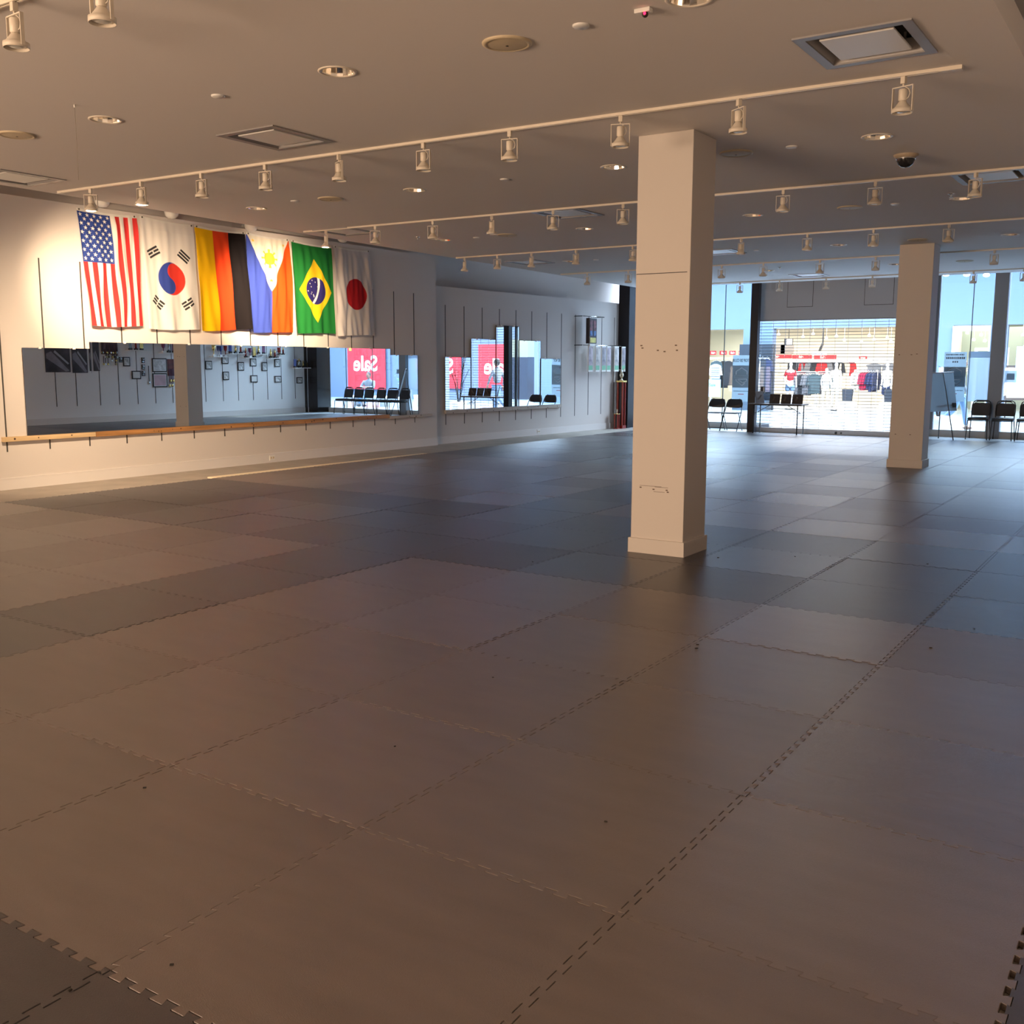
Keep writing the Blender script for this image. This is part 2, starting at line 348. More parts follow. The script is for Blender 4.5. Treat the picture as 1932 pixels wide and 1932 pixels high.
# mall hall
struct(MB().box((-32, 36.3, 2.89), (20, 36.6, 6.6)).box((-32, 36.3, -0.02), (-17.5, 36.6, 2.89)).box((-13.75, 36.3, -0.02), (-12.62, 36.6, 2.89)).box((-8.05, 36.3, -0.02), (-6.58, 36.6, 2.89))
       .box((-5.45, 36.3, -0.02), (-4.95, 36.6, 2.89)).box((-2.9, 36.3, -0.02), (20, 36.6, 2.89)).build('wall_mall_facade', FACADE))
struct(MB().box((-32, 25.1, 6.6), (20, 48, 6.8)).build('ceiling_mall', mat('mall_ceiling', (0.7, 0.76, 0.8), 0.8)))
struct(MB().box((-32.3, 25.1, -0.02), (-32, 48, 6.6)).build('wall_mall_left', FACADE))
struct(MB().box((20, 25.1, -0.02), (20.3, 48, 6.6)).build('wall_mall_right', FACADE))
struct(MB().box((-32, 25.1, 4.2), (20, 25.2, 6.6)).box((-32, 25.0, -0.02), (-13.2, 25.2, 4.2)).box((0.45, 25.0, -0.02), (20, 25.2, 4.2)).build('wall_mall_front', FACADE))
struct(MB().box((-20, 45.0, -0.02), (4, 45.3, 4)).box((-20, 36.6, -0.02), (-19.8, 45, 4)).box((3.8, 36.6, -0.02), (4, 45, 4)).box((-7.4, 36.6, -0.02), (-7.2, 45, 4)).build('wall_shop', SHOPW))
struct(MB().box((-20, 36.6, 3.15), (4, 45.3, 3.3)).build('ceiling_shop', mat('shop_ceiling', (0.75, 0.68, 0.55), 0.8)))
area('side_shop_lighting', (-4.0, 41.0, 3.0), (5, 6), 130, (1.0, 0.94, 0.80))

# ================================================================== FOAM MATS
MX0, MY0 = -0.254, 1.487
def puzzle(n=12, depth=0.021):
    # one tile edge as (t, offset) pairs; the same curve on opposite edges makes the tiles lock together
    pts = [(0.0, 0.0)]; p = 1.0/n
    for i in range(n):
        a = i*p
        pts += [(a+0.29*p, 0), (a+0.20*p, depth), (a+0.26*p, depth*1.08), (a+0.74*p, depth*1.08), (a+0.80*p, depth), (a+0.71*p, 0)]
    pts.append((1.0, 0.0)); return pts
def mat_mesh(name, m):
    e = puzzle(); lo, hi = 0.0014, 0.9986; sc = lambda t: lo+t*(hi-lo)
    bottom = [(sc(t), lo-o+0.0) for t, o in e]; right = [(hi-o, sc(t)) for t, o in e]; top = [(sc(t), hi-o) for t, o in e]; left = [(lo-o, sc(t)) for t, o in e]
    poly = bottom[:-1]+right[:-1]+list(reversed(top))[:-1]+list(reversed(left))[:-1]
    bm = bmesh.new(); h = 0.020; c = 0.0015
    # shift so that the curve stays inside the pitch on average
    b = [bm.verts.new((x+0.0, y+0.0, -h)) for x, y in poly]; t1 = [bm.verts.new((x, y, -c)) for x, y in poly]
    n = len(poly); ins = []
    for i, (x, y) in enumerate(poly):
        x0, y0 = poly[i-1]; x1, y1 = poly[(i+1) % n]
        dx, dy = x1-x0, y1-y0; L = math.hypot(dx, dy) or 1
        ins.append((x-dy/L*c*0.7, y+dx/L*c*0.7))
    t2 = [bm.verts.new((x, y, 0)) for x, y in ins]
    for i in range(n):
        j = (i+1) % n
        bm.faces.new((b[i], b[j], t1[j], t1[i])); bm.faces.new((t1[i], t1[j], t2[j], t2[i]))
    te = [bm.edges.get((t2[i], t2[(i+1) % n])) for i in range(n)]
    bmesh.ops.triangle_fill(bm, use_beauty=False, use_dissolve=False, edges=te, normal=(0, 0, 1))
    for f in bm.faces:
        if all(abs(v.co.z) < 1e-6 for v in f.verts) and f.normal.z < 0: f.normal_flip()
    me = bpy.data.meshes.new(name); bm.to_mesh(me); bm.free(); me.materials.append(m); return me
ML, MD = mat_mesh('foam_mat_grey', MATL), mat_mesh('foam_mat_charcoal', MATD)
def light_mat(i, j):                    # i: columns from the right edge line leftwards, j: rows from the near edge line
    if j < 0 or j >= 13 or i < 0: return False
    if 0 <= i <= 4 and 0 <= j <= 4: return True
    if 6 <= i <= 10 and 0 <= j <= 4: return True
    if 6 <= i <= 10 and 8 <= j <= 12: return True
    if 0 <= i <= 4 and 8 <= j <= 12: return True
    return False
NROW = 22
def mat_label(i, j, light):
    tone = 'Light grey' if light else 'Charcoal'
    col = ORD[10-i] if i >= 0 else 'twelfth'
    if j == 6: row = 'near pillar row'
    elif j == 15: row = 'far pillar row'
    elif j < 6: row = ORD[5-j]+' row before the near pillar'
    elif j < 15: row = ORD[j-7]+' row beyond the near pillar'
    else: row = ORD[j-16]+' row beyond the far pillar'
    return f'{tone} foam mat, {col} from flag wall, {row}'
rm = random.Random(3)
for j in range(-1, NROW):
    for i in range(-1, 11):
        x, y = MX0-(i+1), MY0+j
        vis = False
        for u in (0, 0.5, 1):
            for v in (0, 0.5, 1):
                q = proj((x+u, y+v, 0))
                if q[2] > 0.4 and -120 < q[0] < 2060 and q[1] < 2080: vis = True
        if not vis: continue
        lt = light_mat(i, j)
        if i == -1: w = 0.42
        o = bpy.data.objects.new('foam_mat', ML if lt else MD); COL.objects.link(o)
        o.location = (x+0.010, y+0.010, rm.uniform(-0.0008, 0.0004)); o.rotation_euler = (rm.uniform(-1, 1)*0.0007, rm.uniform(-1, 1)*0.0007, 0)
        if i == -1: o.scale = (0.42, 1, 1)
        tag(o, mat_label(i, j, lt), 'floor mat', 'interlocking foam mats covering the floor')
tag(MB().prism([(-11.262, 9.6), (-11.262, 14.4), (-11.40, 14.4), (-11.46, 9.6)], -0.022, -0.001).build('lit_floor_strip', mat('lit_strip_cream', (0.88, 0.78, 0.58), 0.5)),
    'cream painted strip of warm light along the mats by the flag wall', 'light strip')  # band of warm light on the floor, put in as a cream strip

d = MB(); rd = random.Random(4)
for px, py, q in [(273, 1486, .006), (1316, 1216, .008), (1314, 1223, .009), (1756, 1222, .007), (1143, 1550, .005), (745, 1408, .004), (1005, 1060, .006), (1500, 1050, .006), (1838, 1186, .006), (324, 1820, .005), (132, 1868, .005), (930, 1278, .004), (1750, 1064, .007), (1355, 1052, .008)]:
    p = onz(px, py, 0.002); a = rd.uniform(0, 3); d.box((p[0]-q, p[1]-q*0.6, 0.0005), (p[0]+q, p[1]+q*0.6, 0.004), Matrix.Rotation(a, 3, 'Z'), (p[0], p[1], 0.002))
tag(d.build('crumbs', mat('crumb_dark', (0.03, 0.025, 0.02), 0.8)), 'dark crumbs and scraps scattered on the foam mats', 'crumbs', None, 'stuff')

# ================================================================== TRACK LIGHTING
def make_head():
    t = thing('track_spotlight', '', 'spotlight')
    MB().cbox((0, 0, -0.022), (0.030, 0.030, 0.044)).build('connector', WHITEM, t, 0.002)
    MB().tube([(0, 0, -0.044), (0, 0, -0.058)], 0.006, 8).build('swivel', WHITEM, t)
    y = MB()
    y.box((-0.068, -0.010, -0.064), (0.068, 0.010, -0.058)); y.box((-0.070, -0.010, -0.215), (-0.0655, 0.010, -0.058)); y.box((0.0655, -0.010, -0.215), (0.070, 0.010, -0.058))
    y.build('yoke', WHITEM, t)
    h = Matrix.Identity(3)
    MB().lathe([(0.0, -0.076), (0.024, -0.076), (0.027, -0.080), (0.027, -0.142), (0.020, -0.148)], n=16).build('socket', WHITEM, t)
    MB().lathe([(0.014, -0.146), (0.022, -0.150), (0.030, -0.162), (0.050, -0.188), (0.055, -0.194), (0.0640, -0.195), (0.0640, -0.222), (0.060, -0.222), (0.060, -0.205), (0.0, -0.203)], n=24).build('reflector', WHITEM, t)
    MB().lathe([(0.0, -0.2185), (0.024, -0.217), (0.044, -0.212), (0.050, -0.206)], n=20).build('lamp', LAMPF, t)
    MB().tube([(0.006, 0, -0.058), (0.036, 0.004, -0.080), (0.044, 0.006, -0.105), (0.036, 0.004, -0.130), (0.020, 0, -0.140)], 0.003, 6).build('cable', WHITEM, t)
    KIDS[t.name] = list(t.children); return t
head0 = make_head(); used_head = []
def head(x, y, rz, label):
    if not used_head:
        o = head0; o.location = (x, y, CZ-0.020); o.rotation_euler = (0, 0, rz); used_head.append(1)
    else: o = dup(head0, (x, y, CZ-0.020), rz)
    o['label'] = label; o['group'] = 'spotlights on the ceiling tracks'; KIDS[o.name] = KIDS[head0.name]; return o
TR = [('nearest ceiling track at the top corner', [(-7.05, 3.19), (-4.2, 3.19)], [-5.13, -4.42], 1.25),
      ('long track in front of the near pillar', [(-10.31, 6.80), (-1.33, 7.03)], [-9.79, -8.98, -8.10, -7.25, -6.36, -5.44, -4.60, -3.64, -2.74, -1.66], 1),
      ('track just beyond the near pillar', [(-10.44, 10.61), (-1.25, 10.79)], [-10.05, -9.18, -8.23, -7.33, -6.46, -5.54, -3.69, -2.76, -1.84], 1),
      ('third track before the far pillar', [(-10.72, 14.55), (-1.25, 14.43)], [-10.56, -9.87, -9.19, -8.34, -7.32, -5.57, -4.60, -3.70, -2.75], 1),
      ('track just beyond the far pillar', [(-10.85, 18.30), (-1.25, 17.98)], [-10.23, -9.30, -7.35, -6.55, -5.52, -4.57, -2.73], 1),
      ('last track before the shop front', [(-10.9, 22.15), (-1.25, 21.70)], [-8.47, -7.56, -6.54, -5.58, -3.65, -2.76], 1)]
rh = random.Random(11)
TRACKLBL = ['short white ceiling track at the corner above the flags', 'long white ceiling track running in front of the near pillar', 'white ceiling track crossing just beyond the near pillar',
            'white ceiling track midway between the two pillars', 'white ceiling track crossing just beyond the far pillar', 'white ceiling track closest to the shop front glass']
for k, (nm, ((xa, ya), (xb, yb)), xs, _) in enumerate(TR):
    t = thing('lighting_track', TRACKLBL[k], 'light track', ((xa+xb)/2, (ya+yb)/2, CZ), math.atan2(yb-ya, xb-xa), 'white ceiling lighting tracks')
    hl = math.hypot(xb-xa, yb-ya)/2
    r = MB(); r.box((-hl, -0.018, -0.020), (hl, -0.006, 0)); r.box((-hl, 0.006, -0.020), (hl, 0.018, 0)); r.box((-hl, -0.006, -0.006), (hl, 0.006, 0)); r.build('rail', WHITEM, t)
    MB().box((-hl-0.012, -0.020, -0.023), (-hl+0.05, 0.020, 0)).build('end_cap', WHITEM, t); MB().box((hl-0.12, -0.021, -0.024), (hl+0.012, 0.021, 0)).build('end_cap', WHITEM, t)
    for j, x in enumerate(xs):
        y = ya+(x-xa)/(xb-xa)*(yb-ya)
        names = ['the track at the top corner', 'the long track before the near pillar', 'the track just beyond the near pillar', 'the track midway between the pillars', 'the track just beyond the far pillar', 'the track by the shop front']
        head(x, y, rh.uniform(-0.7, 0.7), f'white spotlight, {ORD[j]} from the flag wall on {names[k]}')
# the two tungsten heads lit and aimed at the flags, and a wide fill
spot('flag_wall_beam', (-9.79, 6.80, CZ-0.23), (-12.48, 9.0, 2.55), 2500, 48, blend=1.0)
spot('flag_wall_beam', (-8.98, 6.82, CZ-0.23), (-12.2, 9.3, 0.9), 2300, 88, blend=1.0)  # added wide warm fill for the lower wall and nearby floor
spot('flag_wall_beam', (-10.05, 10.62, CZ-0.23), (-12.48, 11.9, 2.55), 3700, 58, blend=1.0)

# ================================================================== CEILING FITTINGS
def make_downlight():
    t = thing('downlight', '', 'recessed light', group='recessed can lights in the ceiling')
    MB().lathe([(0.101, 0.0), (0.103, -0.006), (0.118, -0.007), (0.124, -0.003), (0.124, 0.0)], n=28).build('trim_ring', WHITEM, t)
    n = 16; m = MB()
    for a, b in (((0.101, -0.002), (0.080, 0.11)), ((0.080, 0.11), (0.045, 0.15))):
        for k in range(n):
            c0, s0, c1, s1 = math.cos(2*math.pi*k/n), math.sin(2*math.pi*k/n), math.cos(2*math.pi*(k+1)/n), math.sin(2*math.pi*(k+1)/n)
            m.add([(a[0]*c0, a[0]*s0, a[1]), (a[0]*c1, a[0]*s1, a[1]), (b[0]*c1, b[0]*s1, b[1]), (b[0]*c0, b[0]*s0, b[1])], [(0, 1, 2, 3)])
    m.build('reflector', mat('gold_reflector', (0.85, 0.81, 0.74), 0.08, metal=1.0), t)
    MB().lathe([(0.0, 0.115), (0.03, 0.12), (0.045, 0.149), (0.0, 0.152)], n=14).build('lamp', LAMPF, t)
    KIDS[t.name] = list(t.children); return t
dl0 = None
rown = ['the row nearest the camera', 'the row before the near pillar', 'the row level with the near pillar', 'the row beyond the near pillar', 'the row level with the far pillar', 'the row nearest the shop front']
def inview(x, y, z, m=60):
    q = proj((x, y, z)); return q[2] > 0.3 and -m < q[0] < 1932+m and -m < q[1] < 1932+m
for x, y in downs:
    if not inview(x, y, CZ, 90): continue
    if dl0 is None: dl0 = make_downlight(); o = dl0; o.location = (x, y, CZ)
    else: o = dup(dl0, (x, y, CZ))
    j = ([1.35]+ROWS).index(y); i = DLX[::-1].index(x)
    o['label'] = f'chrome can light, {ORD[i]} from flag wall in {rown[j]}'
def make_vent():
    t = thing('air_vent', '', 'ceiling vent', group='square air diffusers in the ceiling')
    f = MB()
    for a, b in (((-0.325, -0.345), (0.325, -0.285)), ((-0.325, 0.285), (0.325, 0.345)), ((-0.325, -0.285), (-0.265, 0.285)), ((0.265, -0.285), (0.325, 0.285))): f.box((a[0], a[1], -0.010), (b[0], b[1], 0.0))
    f.build('frame', ALUM, t)
    c = MB()
    for s in (-1, 1):
        c.add([(s*0.268, -0.288, -0.008), (s*0.268, 0.288, -0.008), (s*0.235, 0.255, 0.075), (s*0.235, -0.255, 0.075)], [(0, 1, 2, 3)])
        c.add([(-0.268, s*0.288, -0.008), (0.268, s*0.288, -0.008), (0.235, s*0.255, 0.075), (-0.235, s*0.255, 0.075)], [(0, 1, 2, 3)])
    c.build('cone', ALUM, t, fix=False)
    MB().box((-0.266, -0.286, 0.09), (0.266, 0.286, 0.17)).build('duct', DARKIN, t)
    MB().box((-0.205, -0.22, -0.004), (0.205, 0.22, 0.010)).build('centre_plate', WHITEP, t, 0.004)
    for sx in (-1, 1):
        for sy in (-1, 1): MB().box((sx*0.17-0.006, sy*0.185-0.006, 0.008), (sx*0.17+0.006, sy*0.185+0.006, 0.095)).build('hanger', ALUM, t)
    KIDS[t.name] = list(t.children); return t
v0 = None
VL = ['square air diffuser above the gap right of the near pillar, nearest vent', 'square air diffuser between the flags and the near pillar, nearest of its column', 'square air diffuser at the picture edge over the flag wall',
      'square air diffuser beyond the near pillar at the right picture edge', 'square air diffuser behind the track just beyond the near pillar', 'square air diffuser close above the white flag with red disc',
      '', 'square air diffuser half hidden by the near pillar, midway to the shop front', 'small far air diffuser over the stepped wall mirrors', 'small far air diffuser above the rolling grille']
for (x, y), lb in zip(VENTS, VL):
    if not lb: continue
    if v0 is None: v0 = make_vent(); o = v0; o.location = (x, y, CZ)
    else: o = dup(v0, (x, y, CZ))
    o['label'] = lb
def disc(name, label, cat, x, y, prof, m, group, n=24):
    t = MB().lathe(prof, n=n).build(name, m); t.location = (x, y, CZ); return tag(t, label, cat, group)
for j, (x, y) in enumerate([(-3.43, 5.15), (-8.08, 4.98), (-8.17, 8.72), (-3.45, 8.78), (-3.47, 12.44), (-8.28, 12.44), (-3.48, 16.09), (-3.46, 19.73)]):
    nm = ['nearest one, over the open floor', 'at the left picture edge', 'above the yellow sun flag', 'just right of the near pillar top', 'second row right of the near pillar', 'far one above the wall mirrors', 'right above the far pillar', 'beyond the far pillar'][j]
    t = thing('ceiling_speaker', f'round yellowed ceiling speaker, {nm}', 'speaker', (x, y, CZ), 0, 'round ceiling speakers')
    MB().lathe([(0.145, 0), (0.145, -0.008), (0.125, -0.014), (0.118, -0.010)], n=28).build('rim', OLDW, t)
    MB().lathe([(0.0, -0.017), (0.06, -0.015), (0.118, -0.009)], n=28).build('grille', OLDW, t); MB().lathe([(0, -0.020), (0.009, -0.018), (0.009, -0.014)], n=10).build('logo_badge', DARKIN, t)
for j, (x, y) in enumerate([(-2.92, 5.11), (-5.75, 5.04), (-8.63, 8.62), (-2.96, 8.78), (-2.96, 12.43), (-5.86, 8.76), (-8.83, 12.46), (-8.88, 16.17), (-5.97, 16.2)]):
    nm = ['nearest one, beside the motion sensor', 'between two can lights left of centre', 'above the green flag', 'right of the near pillar top', 'far right beyond two tracks', 'left of the near pillar top', 'far left over the dark wall end', 'farthest left over the mirrors', 'between the pillars'][j]
    disc('sprinkler_cover', f'small round white sprinkler cover plate, {nm}', 'sprinkler', x, y, [(0, -0.012), (0.040, -0.012), (0.047, -0.006), (0.047, 0)], WHITEP, 'sprinkler cover plates on the ceiling')
for j, (x, y) in enumerate([(-2.29, 12.04), (-9.52, 11.96), (-6.60, 19.19)]):
    nm = ['right of the dome camera', 'over the white and red flag', 'far ahead above the grille'][j]
    t = thing('pendant_sprinkler', f'small chrome sprinkler head hanging {nm}', 'sprinkler', (x, y, CZ), 0, 'pendant sprinkler heads')
    MB().lathe([(0.035, 0), (0.035, -0.006), (0.012, -0.010), (0.010, -0.030), (0, -0.030)], n=16).build('escutcheon', CHROME, t); MB().lathe([(0, -0.042), (0.020, -0.042), (0.020, -0.040), (0.004, -0.030)], n=12).build('deflector', STEEL, t)
t = thing('dome_camera', 'dark glass dome security camera on the ceiling right of centre', 'security camera', (-2.23, 9.66, CZ))
MB().lathe([(0.105, 0), (0.105, -0.012), (0.085, -0.030), (0.075, -0.034)], n=28).build('base', mat('tan_plastic', (0.45, 0.36, 0.26), 0.5), t)
MB().lathe([(0.078, -0.030), (0.076, -0.05), (0.062, -0.082), (0.035, -0.103), (0, -0.110)], n=28).build('dome', mat('smoked_dome', (0.02, 0.02, 0.022), 0.06), t)
MB().lathe([(0.078, -0.026), (0.083, -0.030), (0.083, -0.038), (0.077, -0.040)], n=28).build('retaining_ring', STEEL, t)
t = thing('motion_sensor', 'small white ceiling sensor with glowing red light', 'sensor', (-2.52, 5.06, CZ))
MB().box((-0.045, -0.022, -0.022), (0.045, 0.022, 0)).build('housing', WHITEP, t, 0.004); MB().ball((0.012, -0.004, -0.030), 0.017).build('eye', DARKB, t)
MB().ball((0.016, -0.019, -0.030), 0.008, 8).build('indicator_light', mat('red_led', (0.8, 0, 0.05), 0.4, emit=(1, 0.02, 0.08), estr=3.0), t)
t = thing('hanging_thread', 'thin thread hanging from a ceiling hook at upper left', 'thread', (-6.81, 4.65, CZ))
MB().tube([(0, 0, 0), (0.0, 0, -0.022)], 0.007, 8).build('hook', WHITEP, t); MB().tube([(0, 0, -0.02), (0.004, 0.0, -0.25), (0.0, 0, -0.52)], 0.0011, 5).build('thread', mat('thread_tan', (0.3, 0.24, 0.18), 0.9), t)

# half-bowl uplights on the upper wall, behind the ceiling edge
for j, (px, py) in enumerate([(192, 384), (323, 406), (473, 431), (646, 452)]):
    p = onx(px, py, -12.42)
    nm = ['above the striped flag', 'above the flag with the red and blue disc', 'above the yellow sun flag', 'above the white flag with red disc'][j]
    t = MB().lathe([(0, -0.085), (0.05, -0.075), (0.085, -0.045), (0.10, 0.0), (0.10, 0.16), (0.095, 0.16), (0.095, 0.0)], n=22).build('wall_uplight', WHITEP); t.location = (-12.41, p[1], p[2]+0.03)
    tag(t, f'white bowl uplight below the ceiling edge {nm}', 'wall light', 'bowl uplights above the flags')

# ================================================================== FLAGS
def cloth(name, corners, wpx, pattern, seed, label, amp=0.02, slack=0.05, nu=150, nv=260, header=(0.85, 0.84, 0.80), gather=0.0):
    """corners in the photograph's pixels on the plane just off the wall"""
    X = -12.455
    TLc, TRc, BLc, BRc = [onx(*c, X) for c in corners]
    u = np.linspace(0, 1, nu+1); v = np.linspace(0, 1, nv+1); U, V = np.meshgrid(u, v)
    U3, V3 = U[..., None], V[..., None]
    P = (1-V3)*((1-U3)*TLc+U3*TRc)+V3*((1-U3)*BLc+U3*BRc)
    r = np.random.RandomState(seed); off = np.zeros_like(U)
    for k in range(5):
        f = r.uniform(2, 9); ph = r.uniform(0, 6.28); sk = r.uniform(-1.6, 1.6)
        off += np.sin(2*np.pi*(f*U+sk*V*0.9)/2+ph)*amp*0.8*(0.25+0.75*V)
    for k in range(4):
        f = r.uniform(8, 16); ph = r.uniform(0, 6.28); sk = r.uniform(-5, 5)
        off += np.sin(2*np.pi*(f*U+sk*V)/2+ph)*amp*0.2
    sag = 0.022*4*U*(1-U)*np.exp(-V*9)
    hang = slack*np.sin(np.pi*np.clip(V, 0, 1))*0.4+slack*V**2
    d = np.maximum(off+hang+0.008, -0.012)*np.minimum(1, V*8+0.15)
    side = amp*0.6*np.sin(V*7+seed)*V*(1-V)*2+0.010*np.sin(2*np.pi*(1.3*V+1.7*U)+seed)*np.minimum(1, V*2)*np.sin(np.pi*U)+0.012*np.sin(2*np.pi*(0.9*V-0.8*U)+2*seed)*V*np.sin(np.pi*U)
    P[..., 0] += d; P[..., 2] -= sag*1.0; P[..., 1] += side
    P[..., 2] -= 0.02*np.sin(np.pi*U*1.0+seed*0.4)*V**4
    me = bpy.data.meshes.new(name)
    idx = np.arange((nu+1)*(nv+1)).reshape(nv+1, nu+1)
    q = np.stack([idx[:-1, :-1], idx[1:, :-1], idx[1:, 1:], idx[:-1, 1:]], -1).reshape(-1, 4)
    base = TLc
    me.from_pydata((P.reshape(-1, 3)-base).tolist(), [], q.tolist()); me.polygons.foreach_set('use_smooth', np.ones(len(q), bool))
    colr = np.zeros((nv+1, nu+1, 4)); colr[..., 3] = 1; S = 3; acc = np.zeros((nv+1, nu+1, 3))
    for a in range(S):
        for b in range(S):
            uu = U+((a+0.5)/S-0.5)/nu; vv = V+((b+0.5)/S-0.5)/nv; acc += pattern(np.clip(uu, 0, 1), np.clip(vv, 0, 1))
    colr[..., :3] = acc/(S*S)
    hd = V < 0.022; colr[hd, :3] = header
    ca = me.color_attributes.new('pattern', 'FLOAT_COLOR', 'POINT'); ca.data.foreach_set('color', colr.reshape(-1))
    m = bpy.data.materials.get('flag_cloth')
    if m is None:
        m = mat('flag_cloth', rough=0.8, attr='pattern', spec=0.08, bump=0.08, bscale=500)
        nt = m.node_tree; b = nt.nodes['Principled BSDF']; o = nt.nodes['Material Output']; tl = nt.nodes.new('ShaderNodeBsdfTranslucent'); a = [n for n in nt.nodes if n.type == 'ATTRIBUTE'][0]
        nt.links.new(a.outputs['Color'], tl.inputs[0]); mx = nt.nodes.new('ShaderNodeMixShader'); mx.inputs[0].default_value = 0.22
        nt.links.new(b.outputs[0], mx.inputs[1]); nt.links.new(tl.outputs[0], mx.inputs[2]); nt.links.new(mx.outputs[0], o.inputs[0])
    me.materials.append(m)
    o = bpy.data.objects.new(name, me); COL.objects.link(o); o.location = tuple(base); tag(o, label, 'flag', 'national flags hanging on the wall')
    for uu in (0.04, 0.96):
        i = idx[3, int(uu*nu)]; c = me.vertices[int(i)].co
        MB().lathe([(0.012, 0), (0.012, 0.006), (0.005, 0.007), (0.005, 0)], c=(c.x+0.004, c.y, c.z), n=12, axis=(1, 0, 0)).build('grommet', mat('brass_dark', (0.10, 0.08, 0.05), 0.4, metal=0.6), o)
    return o
def fill(U, c): return np.broadcast_to(np.array(c, float), U.shape+(3,)).copy()
FW, FR, FB = (0.86, 0.84, 0.80), (0.66, 0.045, 0.045), (0.035, 0.07, 0.30)
def star(U, V, cx, cy, r, ar, rot=0.0):
    dx = (U-cx)*ar; dy = V-cy; a = np.arctan2(dx, -dy)+rot; rr = np.hypot(dx, dy); k = np.pi/5; a = np.abs((a+k) % (2*k)-k)
    # radius of a five-pointed star along angle a
    R = r*math.cos(math.pi/5*2)/np.maximum(1e-6, np.cos(2*k-a)) if False else r*np.sin(np.pi/10)/np.sin(np.pi-np.pi/10-a-0.0)/1.0
    return rr < np.clip(R*1.0, 0, r)
def us(U, V):
    c = fill(U, FW); c[(np.floor(U*13).astype(int) % 2) == 0] = FR
    can = (U < 7/13) & (V < 0.455); c[can] = FB
    w, h = 7/13, 0.455; ar = 0.61
    for i in range(9):
        for j in range(11):
            if (i+j) % 2 == 0:
                m = star(U, V, (i+0.85)/9.7*w, 0.018+(j+0.8)/11.6*(h-0.018), 0.0205, ar, 0.2*math.sin(i*3+j)); c[m & can] = (0.9, 0.88, 0.84)
    return c
KR, KB, KK = (0.70, 0.05, 0.035), (0.04, 0.07, 0.34), (0.03, 0.03, 0.035)
def korea(U, V):
    c = fill(U, (0.84, 0.82, 0.79)); ar = 0.62
    x = (U-0.50)*ar; y = V-0.535; R = 0.150; rr = np.hypot(x, y)
    ang = 0.45; xr = x*math.cos(ang)+y*math.sin(ang); yr = -x*math.sin(ang)+y*math.cos(ang)
    inside = rr < R; blue = xr < 0
    up = np.hypot(xr, yr+R/2) < R/2; lo = np.hypot(xr, yr-R/2) < R/2
    blue = (blue & ~up) | lo
    c[inside & blue] = KB; c[inside & ~blue] = KR
    def tri(cx, cy, th, pat):
        dx = (U-cx)*ar; dy = V-cy; a = dx*math.cos(th)+dy*math.sin(th); b = -dx*math.sin(th)+dy*math.cos(th)
        for k, s in enumerate(pat):
            m = (np.abs(b-(k-1)*0.029) < 0.0095) & (np.abs(a) < 0.062)
            if s == 0: m &= np.abs(a) > 0.007
            c[m] = KK
    tri(0.20, 0.310, -0.52, (1, 0, 1)); tri(0.76, 0.315, 0.66, (1, 1, 1)); tri(0.22, 0.760, 0.66, (0, 0, 0)); tri(0.78, 0.755, -0.56, (0, 1, 0))
    return c
def germany(U, V):
    c = fill(U, (0.92, 0.55, 0.01)); c[U > 0.345] = (0.82, 0.075, 0.02); c[U > 0.655] = (0.013, 0.011, 0.013); return c
def philippines(U, V):
    c = fill(U, (0.05, 0.085, 0.42)); c[U > 0.5] = (0.66, 0.085, 0.012)
    tri = V < 0.57*(1-np.abs(U-0.5)*2); c[tri] = (0.86, 0.83, 0.72)
    ar = 0.50; x = (U-0.5)*ar; y = V-0.235; rr = np.hypot(x, y); Y = (0.88, 0.62, 0.06)
    a = np.arctan2(y, x); ray = (np.abs((a*8/(2*np.pi)) % 1-0.5) > 0.36) & (rr < 0.098)
    c[((rr < 0.062) | ray) & tri] = Y
    for cx, cy in ((0.14, 0.07), (0.86, 0.075), (0.5, 0.46)): c[star(U, V, cx, cy, 0.022, ar) & tri] = Y
    return c
def brazil(U, V):
    c = fill(U, (0.02, 0.21, 0.045)); x = (U-0.535); y = V-0.525
    c[np.abs(x)/0.41+np.abs(y)/0.355 < 1] = (0.90, 0.62, 0.02)
    ar = 0.62; rr = np.hypot(x*ar, y); cir = rr < 0.152; c[cir] = (0.035, 0.03, 0.17)
    q = np.hypot((U-0.10)*ar, V-0.435); c[cir & (np.abs(q-0.315) < 0.015)] = (0.82, 0.80, 0.82)
    rs = np.random.RandomState(5)
    for k in range(24):
        an, d = rs.uniform(0, 6.28), 0.135*math.sqrt(rs.uniform(0, 1)); sx, sy = 0.535+d*math.cos(an)/ar-0.04, 0.525+d*math.sin(an)
        if math.hypot((sx-0.10)*ar, sy-0.435) < 0.30 and math.hypot((sx-0.535)*ar, sy-0.525) < 0.14: c[np.hypot((U-sx)*ar, V-sy) < 0.0065] = (0.85, 0.85, 0.85)
    return c
def japan(U, V):
    c = fill(U, (0.74, 0.71, 0.71)); c[np.hypot((U-0.54)/0.285, (V-0.525)/0.178) < 1] = (0.50, 0.022, 0.03); return c
cloth('flag', [(143.5, 391.5), (257, 407), (167, 613), (265, 616)], 0, us, 1, 'striped flag with white stars on blue, leftmost in the row', 0.016, 0.07, 190, 330)
cloth('flag', [(263, 406), (364, 424), (274, 618), (374, 624)], 0, korea, 2, 'white flag with red and blue disc and black bars', 0.012, 0.06)
cloth('flag', [(366, 424), (461.5, 437.6), (376, 622), (471, 623)], 0, germany, 3, 'flag of yellow, orange red and black vertical bands', 0.014, 0.06)
cloth('flag', [(464, 437.6), (544, 451), (471, 625), (550, 630)], 0, philippines, 4, 'flag with yellow sun on white triangle, blue and orange sides', 0.020, 0.06)
cloth('flag', [(549, 452), (625, 465), (557, 627), (628, 632)], 0, brazil, 5, 'green flag with yellow diamond and starry blue disc', 0.014, 0.05)
